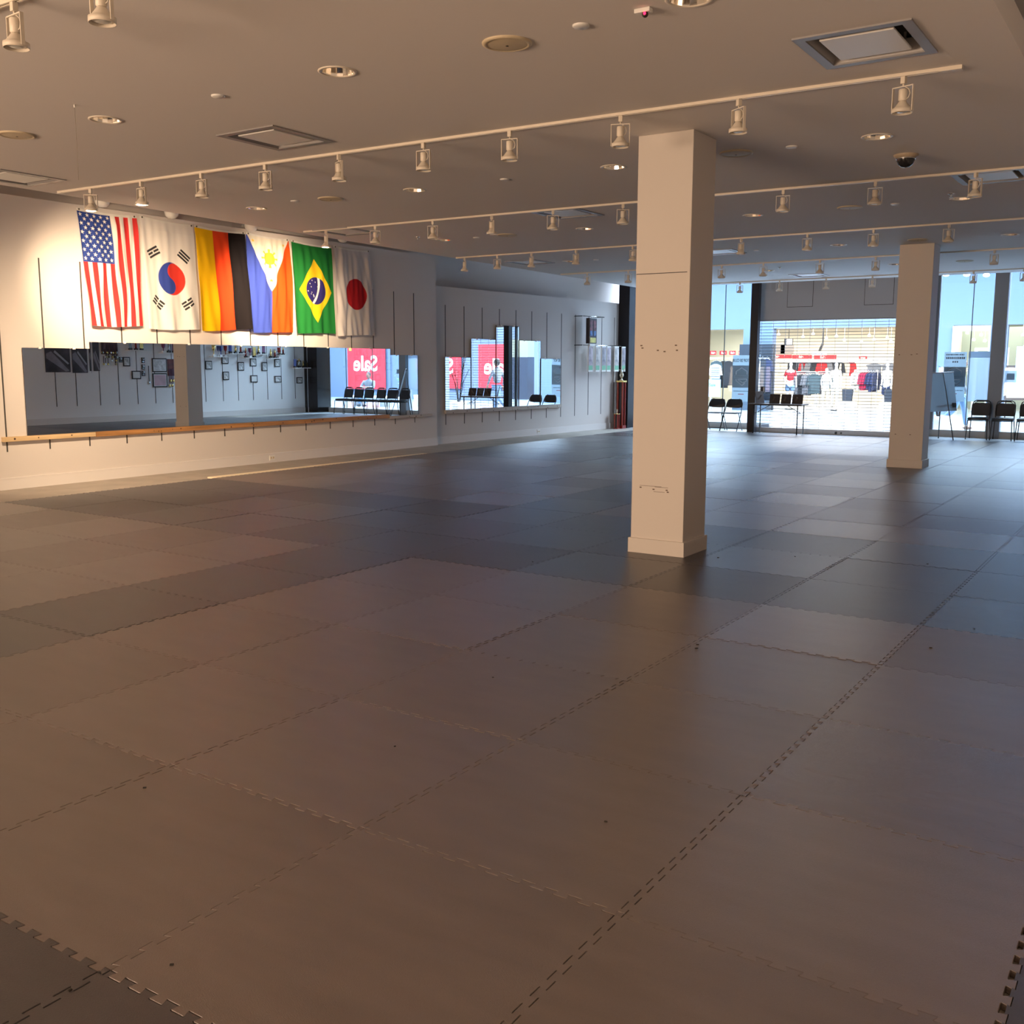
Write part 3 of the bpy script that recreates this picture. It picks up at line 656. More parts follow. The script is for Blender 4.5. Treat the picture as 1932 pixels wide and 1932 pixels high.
cloth('flag', [(629, 463), (696.5, 472.5), (634, 633), (703, 635)], 0, japan, 6, 'white flag with plain red disc, rightmost in the row', 0.016, 0.05)

# ================================================================== WALL MIRRORS AND LEDGES
def mirror(label, y0, y1, z0, z1, x, turn, tilt, clips=2, far=False, group='frameless mirror sheets on the near wall'):
    cy, w, h = (y0+y1)/2, y1-y0, z1-z0
    t = thing('wall_mirror', label, 'mirror', (x, cy, z0), 0, group); t.rotation_euler = (0, -tilt, turn)
    MB().box((-0.004, -w/2+0.002, 0), (0, w/2-0.002, h)).build('glass_sheet', MIRR, t)
    MB().box((-0.008, -w/2, -0.001), (-0.0045, w/2, h+0.001)).build('backing', DARKB, t)
    for k in range(clips):
        yy = (-0.5+(k+0.5)/clips)*w*1.0
        MB().box((-0.008, yy-0.020, h-0.012), (0.006, yy+0.020, h+0.016)).build('clip', WHITEP, t, 0.002)
NX = -12.455
NM = [(7.565, 8.535, 0.655, 1.775, -0.012, 0.0, 'small lower mirror at the left end, above the pale pine ledge'),
      (8.54, 10.73, 0.655, 1.865, -0.016, 0.0, 'wide near wall mirror reflecting framed awards and a tan pillar'),
      (10.735, 12.61, 0.655, 1.865, -0.019, 0.0, 'wide near wall mirror reflecting shelves and black photo frames'),
      (12.615, 14.77, 0.635, 1.86, -0.024, 0.0, 'wide near wall mirror reflecting chairs and a red Sale banner'),
      (14.775, 15.62, 0.620, 1.75, -0.028, 0.0, 'narrow mirror at the right end of the near row')]
for y0, y1, z0, z1, tn, ti, lb in NM: mirror(lb, y0, y1, z0, z1, NX, tn, ti, 2)
def fmirror(t0, t1, z0, z1, turn, label):
    p = fw_pt((t0+t1)/2, 0.030, 0); w = t1-t0
    t = thing('wall_mirror', label, 'mirror', (p[0], p[1], z0), 0, 'stepped mirrors on the far wall'); t.rotation_euler = (0, 0, -FANG+turn)
    MB().box((-0.004, -w/2+0.002, 0), (0, w/2-0.002, z1-z0)).build('glass_sheet', MIRR, t)
    MB().box((-0.010, -w/2-0.004, -0.001), (-0.0045, w/2+0.004, z1-z0+0.004)).build('backing', DARKB, t)
    for s in (-0.28, 0.28): MB().box((-0.010, s*w-0.022, z1-z0-0.012), (0.007, s*w+0.022, z1-z0+0.020)).build('clip', WHITEP, t, 0.002)
def tf(px, v=720):                           # distance along the far panel of a photograph column
    r = _ray((px, v)); a = np.array([[fdir.x, -r[0]], [fdir.y, -r[1]]]); s = np.linalg.solve(a, [-FA.x, -FA.y]); return s[0]
def zf(px, v):
    t = tf(px, v); r = _ray((px, v)); return EYE+r[2]*((FA.y+fdir.y*t)/r[1])
ed = [tf(x) for x in (837.5, 887, 934, 977, 1018, 1056)]; zt = [zf(860, 674), zf(910, 640), zf(956, 615), zf(997, 643), zf(1036, 677)]
FLB = ['far wall mirror at the lowest left step, reflecting red and white', 'far wall mirror on the second step up, reflecting picture stands', 'tallest far wall mirror at the top of the steps, reflecting a black post',
       'far wall mirror one step down right of the tallest', 'far wall mirror at the lowest right step, reflecting folding chairs']
for i in range(5): fmirror(ed[i], ed[i+1], 0.665, zt[i], [0.017, 0.017, 0.017, 0.021, 0.024][i], FLB[i])
def ledge(name, label, y0, y1, z0, z1, m, d=0.062):
    o = MB().box((-12.48, y0, z0), (-12.48+d, y1, z1)).build(name, m, None, 0.003); tag(o, label, 'ledge board', 'wooden ledges under the mirrors')
    k = MB(); r = random.Random(int(y0*10))
    for i in range(int((y1-y0)*3)):
        y = r.uniform(y0+.05, y1-.05); z = r.uniform(z0+.012, z1-.012); k.lathe([(0, 0.0012), (r.uniform(.006, .014), 0.001)], c=(-12.48+d, y, z), n=10, axis=(1, 0, 0))
    k.build('knots', KNOT, o); return o
ledge('ledge_board', 'pale pine ledge board at the left end under the mirrors', 7.22, 8.52, 0.592, 0.652, PINE, 0.07)
ledge('ledge_board', 'long brown ledge board under the wide near mirrors', 8.53, 14.72, 0.585, 0.652, BROWNW, 0.06)
ledge('ledge_board', 'short weathered ledge board at the right end under the near mirrors', 14.73, 16.02, 0.568, 0.617, GREYW, 0.06)
for a, b, lb in ((837.5, 962, 'weathered ledge board under the left part of the stepped mirrors'), (962.6, 1056, 'weathered ledge board under the right part of the stepped mirrors')):
    t0, t1 = tf(a, 785), tf(b, 775)
    o = MB().prism([(t0, 0.001), (t1, 0.001), (t1, 0.06), (t0, 0.06)], 0.585, 0.662, fw_pt).build('ledge_board', GREYW, None, 0.003); tag(o, lb, 'ledge board', 'wooden ledges under the mirrors')
    k = MB()
    for i in range(5):
        p = fw_pt(t0+(i+0.5)/5*(t1-t0), 0.06, 0.60+0.04*((i*7) % 3)/2); k.lathe([(0, 0.0012), (0.013, 0.001)], c=p, n=10, axis=(fnor.x, fnor.y, 0))
    k.build('knots', KNOT, o)
def outlet(label, loc, rz):
    t = thing('wall_outlet', label, 'outlet', loc, rz, 'outlets in the left baseboard')
    MB().box((0, -0.060, -0.042), (0.007, 0.060, 0.042)).build('cover_plate', WHITEP, t, 0.002)
    s = MB()
    for yy in (-0.025, 0.025): s.box((0.007, yy-0.016, -0.017), (0.0085, yy+0.016, 0.017))
    s.build('socket', OLDW, t)
    s = MB()
    for yy in (-0.025, 0.025): s.box((0.0085, yy-0.008, 0.0), (0.009, yy-0.005, 0.010)); s.box((0.0085, yy+0.005, 0.0), (0.009, yy+0.008, 0.010))
    s.build('slot', SLOT, t)
outlet('white outlet in the baseboard below the long brown ledge', (-12.462, 11.78, 0.055), 0)
p = fw_pt(tf(1015, 815), 0.018, 0.06); outlet('white outlet in the far baseboard below the stepped mirrors', p, -FANG)

# hooks and hanging goods on the far panel
def frail(name, label, t0, t1, z):
    t = thing(name, label, 'display rail', fw_pt(t0, 0.0, z), -FANG, 'chrome display rails on the far wall')
    MB().tube([(0.0, 0, 0), (0.25, 0, 0)], 0.010).build('bracket', BLACKM, t); MB().tube([(0.0, t1-t0, 0), (0.25, t1-t0, 0)], 0.010).build('bracket', BLACKM, t)
    MB().tube([(0.25, -0.03, 0), (0.25, t1-t0+0.03, 0)], 0.013).build('bar', CHROME, t)
def poly_cards(name, t0, w, zt_, zb, d, colors, label, cat, group):
    t = thing(name, label, cat, fw_pt(t0, d, zt_), -FANG, group); return t
a0 = tf(1094, 595)+0.12
frail('display_rail', 'upper chrome display rail holding a dark boxed item', a0-0.35, a0+0.55, zf(1100, 596)-0.02)
frail('display_rail', 'lower chrome display rail holding six pale printed cards', tf(1073, 648)+0.25, tf(1150, 650)+0.1, zf(1110, 648)-0.05)
zr = zf(1100, 596)-0.02
t = thing('boxed_sports_item', 'dark boxed sports item with yellow base hanging on upper rail', 'boxed item', fw_pt(a0, 0.25, zr-0.04), -FANG)
MB().box((-0.05, -0.16, -0.60), (0.05, 0.18, 0.0)).build('box', mat('box_black', (0.02, 0.015, 0.02), 0.4), t, 0.01)
for yy in (-0.075, 0.085):
    MB().box((0.05, yy-0.06, -0.30), (0.056, yy+0.06, -0.05)).build('picture_panel', mat('print_maroon', (0.16, 0.04, 0.05), 0.4, var=0.8, vscale=12), t)
    MB().box((0.05, yy-0.05, -0.42), (0.056, yy+0.05, -0.30)).build('picture_panel', mat('print_blue', (0.05, 0.13, 0.32), 0.4, var=0.8, vscale=12), t)
MB().box((0.05, -0.12, -0.58), (0.056, 0.13, -0.46)).build('base_label', mat('print_yellow', (0.65, 0.60, 0.16), 0.5, var=0.3, vscale=9), t)
MB().box((0.02, -0.13, -0.66), (0.05, 0.10, -0.605)).build('price_card', PAPER, t)
MB().tube([(0, 0, 0.05), (0, 0, 0)], 0.006).build('hook', CHROME, t)
zr2 = zf(1110, 648)-0.06
GREENP = mat('card_green', (0.16, 0.42, 0.26), 0.5)
for i, px in enumerate((1090.5, 1104, 1116, 1125.5, 1140.5, 1154)):
    w = [0.20, 0.19, 0.19, 0.19, 0.21, 0.18][i]
    tt = tf(px, 670)+0.16
    lb = ['leftmost printed card with green foot on the lower rail', 'second printed card with green foot on the lower rail', 'third printed card with green foot, left one of the touching pair',
          'fourth printed card with green foot, darker one of the touching pair', 'fifth printed card with green foot on the lower rail', 'rightmost printed card with green foot on the lower rail'][i]
    t = thing('printed_card', lb, 'card', fw_pt(tt, 0.25, zr2), -FANG, 'printed cards hanging on the lower rail')
    MB().box((-0.012, -w/2, -0.62), (0.010, w/2, 0.0)).build('sleeve', PAPER, t, 0.004)
    MB().box((0.010, -w/2+0.012, -0.47), (0.0125, w/2-0.012, -0.03)).build('photo', mat('card_photo%d' % (i % 3), [(0.42, 0.36, 0.40), (0.46, 0.44, 0.42), (0.30, 0.28, 0.31)][i % 3], 0.4, var=0.55, vscale=7), t)
    MB().box((0.010, -w/2+0.012, -0.58), (0.0125, w/2-0.012, -0.47)).build('foot_band', GREENP, t)

# trophies by the black corner post
def trophy(label, loc, h, w, cols):
    t = thing('trophy', label, 'trophy', loc, 0, 'column trophies by the corner post')
    MB().box((-w/2, -w/2, 0), (w/2, w/2, 0.05*h)).build('base', WINE, t, 0.004)
    for sx in (-1, 1):
        for sy in (-1, 1): MB().lathe([(w*0.13, 0.05*h), (w*0.13, 0.74*h)], c=(sx*w*0.33, sy*w*0.33, 0), n=12).build('column', WINE if sx < 0 or cols else WINE, t)
    MB().box((-w*0.2, -w*0.2, 0.05*h), (w*0.2, w*0.2, 0.74*h)).build('core', BLACKM, t)
    MB().box((-w/2, -w/2, 0.74*h), (w/2, w/2, 0.765*h)).build('top_plate', GOLD, t)
    f = MB(); z = 0.765*h; s = 0.235*h
    f.lathe([(0.0, z), (0.16*s, z), (0.05*s, z+0.10*s), (0.05*s, z+0.18*s)], n=12)
    f.tube([(0.0, 0, z+0.16*s), (-0.10*s, 0, z+0.36*s), (-0.02*s, 0, z+0.52*s)], [0.05*s, 0.06*s, 0.07*s], 8)
    f.tube([(0.0, 0, z+0.16*s), (0.10*s, 0, z+0.36*s), (0.02*s, 0, z+0.52*s)], [0.05*s, 0.06*s, 0.07*s], 8)
    f.tube([(0, 0, z+0.50*s), (0.0, 0, z+0.66*s), (0, 0, z+0.78*s)], [0.08*s, 0.11*s, 0.08*s], 8)
    f.tube([(-0.02*s, 0, z+0.76*s), (-0.16*s, -0.02, z+0.70*s), (-0.26*s, -0.04, z+0.86*s)], 0.035*s, 6); f.tube([(0.02*s, 0, z+0.76*s), (0.15*s, 0, z+0.64*s), (0.24*s, 0, z+0.84*s)], 0.035*s, 6)
    f.ball((0, 0, z+0.90*s), 0.085*s)
    f.build('figure', mat('trophy_silver', (0.86, 0.82, 0.68), 0.25, metal=0.7), t)
trophy('tall dark red column trophy beside the black corner post', (-12.00, 23.28, -0.022), 1.58, 0.20, True)
trophy('short dark red column trophy in front of the tall one', (-12.00, 23.06, -0.022), 0.50, 0.12, True)

# ================================================================== SHOP FRONT THINGS
t = thing('rolling_grille', 'closed rolling grille of thin horizontal rods across the shop entrance', 'security grille', (-6.95, 23.90, -0.02))
z = 0.15; k = 0
while z < 2.66:
    MB().tube([(-1.72, 0, z), (1.62, 0, z)], 0.0062, 6).build('rod', STEEL if False else mat('grille_rod', (0.16, 0.17, 0.18), 0.4, metal=0.4), t); z += 0.0715
for i in range(12):
    x = -1.66+i*0.293
    MB().box((x-0.003, -0.005, 0.12), (x+0.003, 0.005, 2.66)).build('link_chain', mat('grille_link', (0.42, 0.44, 0.46), 0.4, metal=0.4), t)
MB().box((-1.72, -0.02, 0.0), (1.62, 0.02, 0.125)).build('bottom_bar', mat('grille_bar', (0.30, 0.28, 0.27), 0.5), t, 0.003)
MB().lathe([(0.028, 0), (0.028, 0.012), (0, 0.012)], c=(0.22, -0.02, 0.055), n=16, axis=(0, -1, 0)).build('lock', BLACKM, t); MB().lathe([(0.020, 0), (0.020, 0.010), (0, 0.010)], c=(0.34, -0.02, 0.055), n=16, axis=(0, -1, 0)).build('lock', BLACKM, t)
MB().box((-1.76, -0.03, 0), (-1.715, 0.05, 2.66)).build('guide_rail', BLACKM, t); MB().box((1.60, -0.03, 0), (1.635, 0.05, 2.66)).build('guide_rail', GREYP, t)
t = thing('key_switch', 'small black key switch beside the rolling grille', 'switch', (-8.50, 23.86, 1.0)); MB().box((-0.05, -0.03, -0.08), (0.05, 0.02, 0.08)).build('switch_body', BLACKM, t, 0.004); MB().box((0.01, -0.034, -0.06), (0.04, -0.03, 0.06)).build('switch_plate', WHITEP, t)
for (x0, x1, z0, z1), nm in (((-8.03, -7.42, 2.93, 3.60), 'left one, above the folding table'), ((-6.26, -5.62, 2.93, 3.60), 'right one, beside the far pillar')):
    t = thing('access_panel', f'flat square access panel over the grille, {nm}', 'access panel', (x0, 23.95, z0), 0, 'access panels over the grille')
    MB().box((0, -0.004, 0), (x1-x0, -0.0005, z1-z0)).build('gap_line', SLOT, t); MB().box((0.010, -0.007, 0.010), (x1-x0-0.010, -0.002, z1-z0-0.010)).build('door_leaf', BULKP, t)

def folding_chair():
    t = thing('folding_chair', '', 'chair', group='black folding chairs by the left window')
    for s in (-1, 1):
        MB().tube([(s*0.215, -0.20, 0.0), (s*0.215, 0.05, 0.40), (s*0.205, 0.19, 0.66), (s*0.17, 0.215, 0.75), (s*0.10, 0.222, 0.775)], 0.0115, 8).build('front_leg', BLACKM, t)
        MB().tube([(s*0.195, 0.235, 0.0), (s*0.195, -0.02, 0.40), (s*0.195, -0.06, 0.44)], 0.0105, 8).build('rear_leg', BLACKM, t)
    MB().tube([(-0.19, 0.20, 0.06), (0.19, 0.20, 0.06)], 0.008, 6).build('stretcher', BLACKM, t); MB().tube([(-0.21, -0.155, 0.07), (0.21, -0.155, 0.07)], 0.008, 6).build('stretcher', BLACKM, t)
    MB().box((-0.195, -0.20, 0.425), (0.195, 0.19, 0.452)).build('seat', BLACKV, t, 0.012)
    b = MB(); n = 12; prof = [(-0.205, 0.575), (-0.20, 0.66), (-0.17, 0.735), (-0.11, 0.772), (0.11, 0.772), (0.17, 0.735), (0.20, 0.66), (0.205, 0.575), (0.10, 0.560), (-0.10, 0.560)]
    b.prism(prof, 0.0, 0.022, lambda u, v, w: (u, 0.175+(v-0.56)*0.20+w-0.03*(1-(u/0.2)**2)*-1, v)); b.build('backrest', BLACKV, t)
    return t
fc = folding_chair(); fc.location = (-9.28, 23.88, -0.018); fc['label'] = 'black folding chair by the left window, next to the black post'
o = dup(fc, (-9.74, 23.92, -0.018), 0.03, 'black folding chair by the left window, half behind the near pillar')

def banquet_chair():
    t = thing('banquet_chair', '', 'chair', group='black stacking chairs along the right window')
    for s in (-1, 1):
        MB().tube([(s*0.215, -0.235, 0.0), (s*0.195, -0.20, 0.43)], 0.011, 8).build('leg', BLACKM, t)
        MB().tube([(s*0.215, 0.245, 0.0), (s*0.190, 0.18, 0.43)], 0.011, 8).build('leg', BLACKM, t)
    s_ = MB(); n = 28; rows = [(0.90, 0.425), (1.0, 0.437), (1.0, 0.462), (0.93, 0.478), (0.6, 0.486), (0.0, 0.487)]
    vs = []; fs = []
    for f, z in rows:
        for k in range(n):
            a = 2*math.pi*k/n; c, q = math.cos(a), math.sin(a); e = 0.42
            vs.append((0.218*f*math.copysign(abs(c)**e, c), -0.015+0.215*f*math.copysign(abs(q)**e, q), z))
    for i in range(len(rows)-1):
        for k in range(n): fs.append((i*n+k, i*n+(k+1) % n, (i+1)*n+(k+1) % n, (i+1)*n+k))
    fs.append(tuple(reversed(range(n)))); s_.add(vs, fs, True); s_.build('seat', BLACKV, t)
    out = [(-0.185, 0.50), (-0.195, 0.60), (-0.192, 0.74), (-0.165, 0.815), (-0.11, 0.845), (0.11, 0.845), (0.165, 0.815), (0.192, 0.74), (0.195, 0.60), (0.185, 0.50)]
    fr = lambda u, v, w: (u, 0.175+(v-0.45)*0.22+w+0.02*((u/0.19)**2), v)
    MB().prism([(-0.18, 0.51), (-0.183, 0.74), (-0.155, 0.79), (0.155, 0.79), (0.183, 0.74), (0.18, 0.51)], -0.022, 0.016, fr).build('backrest', BLACKV, t, 0.010)
    MB().tube([fr(u, v, 0) for u, v in [(-0.19, 0.44)]+out+[(0.19, 0.44)]], 0.0115, 8).build('back_frame', BLACKM, t)
    MB().prism([(-0.14, 0.79), (-0.10, 0.835), (0.10, 0.835), (0.14, 0.79), (0.08, 0.815), (-0.08, 0.815)], -0.006, 0.006, fr).build('handle_grip', BLACKM, t)
    MB().tube([(-0.20, -0.20, 0.415), (0.20, -0.20, 0.415), (0.195, 0.18, 0.415), (-0.195, 0.18, 0.415), (-0.20, -0.20, 0.415)], 0.009, 6).build('seat_frame', BLACKM, t)
    return t
bc = banquet_chair()
for i in range(6):
    x = -3.785+0.487*i
    nm = ['nearest the easel', 'second from the easel', 'third from the easel', 'fourth from the easel, reflected in the mirror', 'fifth from the easel, reflected in the mirror', 'sixth from the easel, reflected in the mirror'][i]
    if i == 0: o = bc; o.location = (x, 24.44, -0.018)
    else: o = dup(bc, (x, 24.42+0.02*(i % 3), -0.018), 0.02*((i % 3)-1))
    o['label'] = f'black padded stacking chair along the right window, {nm}'

t = thing('folding_table', 'narrow dark folding table in front of the grille', 'table', (-7.95, 23.42, -0.020))
MB().box((-0.66, -0.27, 0.685), (0.62, 0.27, 0.715)).build('tabletop', DARKB, t, 0.006)
for sx in (-1, 1):
    for sy in (-1, 1): MB().tube([(sx*0.52, sy*0.23, 0), (sx*0.52, sy*0.23, 0.69)], 0.014, 8).build('leg', BLACKM, t)
    MB().tube([(sx*0.52, -0.23, 0.50), (sx*0.52, 0.23, 0.50)], 0.009, 6).build('cross_bar', BLACKM, t)
    MB().tube([(sx*0.52, 0.0, 0.50), (sx*0.20, 0.0, 0.68)], 0.008, 6).build('brace', BLACKM, t)
def pframe(label, x, y, rz, w, h):
    t = thing('picture_frame', label, 'picture frame', (x, y, 0.696), rz, 'picture frames standing on the folding table')
    R = Matrix.Rotation(math.radians(-14), 3, 'X')
    MB().box((-w/2, -0.008, 0.0), (w/2, 0.008, h), R, (0, 0, 0)).build('back_board', DARKB, t, 0.002)
    MB().box((-w/2+0.02, 0.008, 0.02), (w/2-0.02, 0.010, h-0.02), R, (0, 0, 0)).build('print', PHOTO, t)
    MB().box((-0.022, -0.014, 0.0), (0.022, -0.010, h*0.62), Matrix.Rotation(math.radians(16), 3, 'X') @ Matrix.Rotation(math.radians(24), 3, 'Y'), (0.03, -0.03, h*0.6)).build('easel_strut', mat('strut_tan', (0.12, 0.095, 0.08), 0.6), t)
for i, (x, rz, w, h, lb) in enumerate([(-8.40, 0.95, 0.22, 0.285, 'leftmost picture frame seen from behind, turned edge on'), (-8.06, 0.0, 0.245, 0.225, 'second picture frame seen from behind on the folding table'),
        (-7.79, -0.02, 0.235, 0.225, 'third picture frame seen from behind on the folding table'), (-7.52, 0.02, 0.25, 0.225, 'rightmost picture frame with pale strut on the folding table')]): pframe(lb, x, 23.42, rz, w, h)

ERZ = 0.87; EX, EY = -4.56, 23.92
t = thing('easel', 'white flip chart pad on a thin metal tripod easel', 'easel', (EX, EY, -0.018), ERZ)
def el(x, y, z): dx, dy = x-EX, y-EY; return (dx*math.cos(ERZ)+dy*math.sin(ERZ), -dx*math.sin(ERZ)+dy*math.cos(ERZ), z)
for fx, fy in ((-4.55, 24.18), (-4.14, 23.62), (-4.98, 23.72)): MB().tube([el(fx, fy, 0.0), el(-4.50+(fx+4.55)*0.05, 23.93+(fy-23.9)*0.05, 1.44)], 0.011, 8).build('leg', mat('easel_leg', (0.10, 0.10, 0.11), 0.35, metal=0.6), t)
MB().tube([(-0.40, -0.03, 1.44), (0.34, -0.03, 1.46)], 0.013, 8).build('top_bar', ALUM, t); MB().ball((0.06, -0.01, 1.43), 0.035, 10, (1.3, 0.8, 0.7)).build('clamp', BLACKM, t)
MB().add([(-0.46, -0.04, 1.43), (0.33, -0.04, 1.45), (0.30, -0.26, 0.63), (-0.46, -0.26, 0.61), (-0.46, -0.025, 1.43), (0.33, -0.025, 1.45), (0.30, -0.245, 0.63), (-0.46, -0.245, 0.61)],
         [(0, 1, 2, 3), (7, 6, 5, 4), (0, 4, 5, 1), (1, 5, 6, 2), (2, 6, 7, 3), (3, 7, 4, 0)]).build('paper_pad', film_mat('easel_paper', (0.55, 0.66, 0.74), 0.98), t)
MB().box((0.20, -0.24, 0.64), (0.29, -0.19, 0.80)).build('bracket', BLACKM, t); MB().tube([(-0.2, -0.22, 0.72), (0.32, -0.22, 0.76)], 0.010, 6).build('tray_bar', STEEL, t)

# banners stuck to the glass, printed for the hall side so they read reversed from inside
FILM = film_mat('banner_film', (0.55, 0.66, 0.72), 0.86); FILMD = film_mat('banner_film_dark', (0.40, 0.49, 0.55), 0.88); FILMW = film_mat('banner_film_white', (0.80, 0.86, 0.90), 0.9); FILMB = film_mat('blank_film', (0.62, 0.74, 0.84), 0.72)
INK = mat('banner_ink', (0.12, 0.16, 0.20), 0.6); INKR = mat('banner_red', (0.45, 0.16, 0.18), 0.6)
RV = (math.pi/2, 0, math.pi)                 # lettering that faces +y
def banner(label, x0, x1, z0, z1, top):
    w, h = x1-x0, z1-z0; cx = (x0+x1)/2
    t = thing('glass_banner', label, 'banner', (cx, 24.935, z0), 0, 'grey banners on the shop glass')
    MB().box((-w/2, -0.002, 0), (w/2, 0.0, h)).build('sheet', FILM, t)
    MB().box((-w/2, -0.0035, h*0.30), (w/2, -0.002, h*0.78 if top else h*0.70)).build('emblem_field', FILMD, t)
    zc = h*(0.54 if top else 0.50)
    e = MB()
    def stroke(pts, r=0.011):
        for a, b in zip(pts, pts[1:]): e.tube([(a[0], -0.004, a[1]), (b[0], -0.004, b[1])], r, 4)
    q = w*0.30
    stroke([(-q, zc+0.05), (-q, zc+0.13), (0, zc+0.22), (q, zc+0.13), (q, zc+0.05)]); stroke([(-q, zc-0.06), (-q*0.95, zc-0.11), (0.02, zc-0.22), (q*0.6, zc-0.17), (q*0.5, zc-0.13)]); stroke([(-q*0.7, zc-0.07), (q, zc-0.06), (q*0.95, zc-0.11), (q*0.3, zc-0.16), (-q*0.2, zc-0.11), (-q*0.6, zc-0.09)])
    e.build('emblem', FILMW, t)
    MB().box((-w*0.40, -0.005, zc-0.035), (w*0.40, -0.002, zc+0.035)).build('name_band', FILM, t)
    b = MB(); r = random.Random(3)
    xx = -w*0.36
    while xx < w*0.36: b.box((xx, -0.006, zc-0.022), (xx+0.018, -0.005, zc+0.022)); xx += 0.028
    b.build('band_lettering', FILMD, t)
    b = MB(); xx = -w*0.42
    while xx < w*0.40:
        d = r.uniform(0.012, 0.03); b.box((xx, -0.004, h*0.215), (xx+d, -0.002, h*0.232)); xx += d+0.008
    b.build('address_line', INK, t); MB().box((-w*0.16, -0.004, h*0.15), (w*0.16, -0.002, h*0.168)).build('phone_line', INKR, t)
    return t, w, h
t, w, h = banner('grey banner with reversed lettering on the left window glass', -9.70, -9.22, 0.67, 1.83, True)
text('TOP 20 CLUB', 0.105, INK, t, (-0.03, -0.004, h*0.885), RV, 0.002, 0.70)
t, w, h = banner('grey banner with pale emblem on the right window glass behind the easel', -4.67, -4.20, 0.78, 1.89, False)
r = random.Random(9)
for zz, s in ((0.95, 0.02), (0.885, 0.03)):
    b = MB(); xx = -w*0.42
    while xx < w*0.40: d = r.uniform(0.015, 0.035); b.box((xx, -0.004, h*zz-s), (xx+d, -0.002, h*zz+s*0.6)); xx += d+0.012
    b.build('heading_line', INK, t)
b = MB()
for i in range(3): b.box((-0.06+i*0.045, -0.004, h*0.80-0.018), (-0.03+i*0.045, -0.002, h*0.80+0.02))
b.build('heading_line', INK, t)
t = thing('glass_poster', 'blank pale blue poster sheet on the window beside the grey post', 'poster', (-3.92, 24.935, 0.79))
MB().box((-0.245, -0.002, 0), (0.235, 0, 1.11)).build('sheet', FILMB, t); MB().box((-0.245, -0.004, 0.97), (0.235, -0.002, 1.11)).build('top_flap', FILMB, t)
t = thing('glass_poster', 'small white notice on the right window, seen in the mirror', 'poster', (-3.28, 24.935, 1.22)); MB().box((-0.12, -0.002, 0), (0.12, 0, 0.26)).build('sheet', FILMB, t); MB().box((-0.08, -0.004, 0.06), (0.08, -0.002, 0.2)).build('print', FILMD, t)

# ================================================================== PEOPLE
def skin_mesh(name, verts, edges, radii, m, parent, sub=2):
    me = bpy.data.meshes.new(name); me.from_pydata(verts, edges, []); o = bpy.data.objects.new(name, me); COL.objects.link(o)
    md = o.modifiers.new('skin', 'SKIN'); md.use_smooth_shade = True
    sv = me.skin_vertices[0].data if me.skin_vertices else None
    if sv is None:
        bpy.context.view_layer.objects.active = o; bpy.ops.mesh.customdata_skin_add() if hasattr(bpy.ops.mesh, 'customdata_skin_add') else None; sv = me.skin_vertices[0].data
    for i, r in enumerate(radii): sv[i].radius = r if isinstance(r, tuple) else (r, r)
    sv[0].use_root = True
    s = o.modifiers.new('sub', 'SUBSURF'); s.levels = sub; s.render_levels = sub
    dg = bpy.context.evaluated_depsgraph_get(); nm = bpy.data.meshes.new_from_object(o.evaluated_get(dg)); nm.name = name
    bpy.data.objects.remove(o); nm.materials.clear(); nm.materials.append(m)
    o = bpy.data.objects.new(name, nm); COL.objects.link(o); o.parent = parent; return o
def chainmesh(chains):
    vs, es, rs = [], [], []
    for ch in chains:
        prev = None
        for it in ch:
            if isinstance(it, int): prev = it; continue
            p, r = it; vs.append(p); rs.append(r)
            if prev is not None: es.append((prev, len(vs)-1))
            prev = len(vs)-1
    return vs, es, rs
def head_parts(t, c, hair, r=0.105):
    h = MB(); h.ball(c, r, 20, (0.78, 0.92, 1.18)); h.ball((c[0], c[1]-0.095, c[2]-0.015), 0.020, 8, (0.8, 1.2, 1.3))
    for s in (-1, 1): h.ball((c[0]+s*0.082, c[1]+0.01, c[2]-0.01), 0.022, 8, (0.5, 0.9, 1.3))
    h.build('head', SKIN, t)
    f = MB()
    for s in (-1, 1): f.ball((c[0]+s*0.033, c[1]-0.088, c[2]+0.018), 0.010, 8)
    f.box((c[0]-0.025, c[1]-0.096, c[2]-0.062), (c[0]+0.025, c[1]-0.080, c[2]-0.055)); f.build('eyes_and_mouth', DARKB, t)
    a = MB(); a.ball((c[0], c[1]+0.018, c[2]+0.024), r*1.06, 18, (0.82, 0.92, 1.12)); a.build('hair', hair, t)
def hand(t, wrist, d, side):
    w = Vector(wrist); d = Vector(d).normalized(); s = Vector((0, 0, 1)).cross(d); s = s.normalized() if s.length > 0.1 else Vector((1, 0, 0))
    m = MB(); m.tube([w, w+d*0.05, w+d*0.09], [0.024, 0.036, 0.032], 8)
    for i, L in enumerate((0.062, 0.074, 0.068, 0.052)):
        b = w+d*0.085+s*((i-1.5)*0.017); m.tube([b, b+d*L*0.55, b+d*L*0.85+Vector((0, 0, -L*0.35))], [0.009, 0.0085, 0.006], 6)
    b = w+d*0.03+s*(-0.030*side); m.tube([b, b+d*0.03-s*side*0.02, b+d*0.062-s*side*0.018], [0.011, 0.010, 0.008], 6); m.build('hand', SKIN, t)
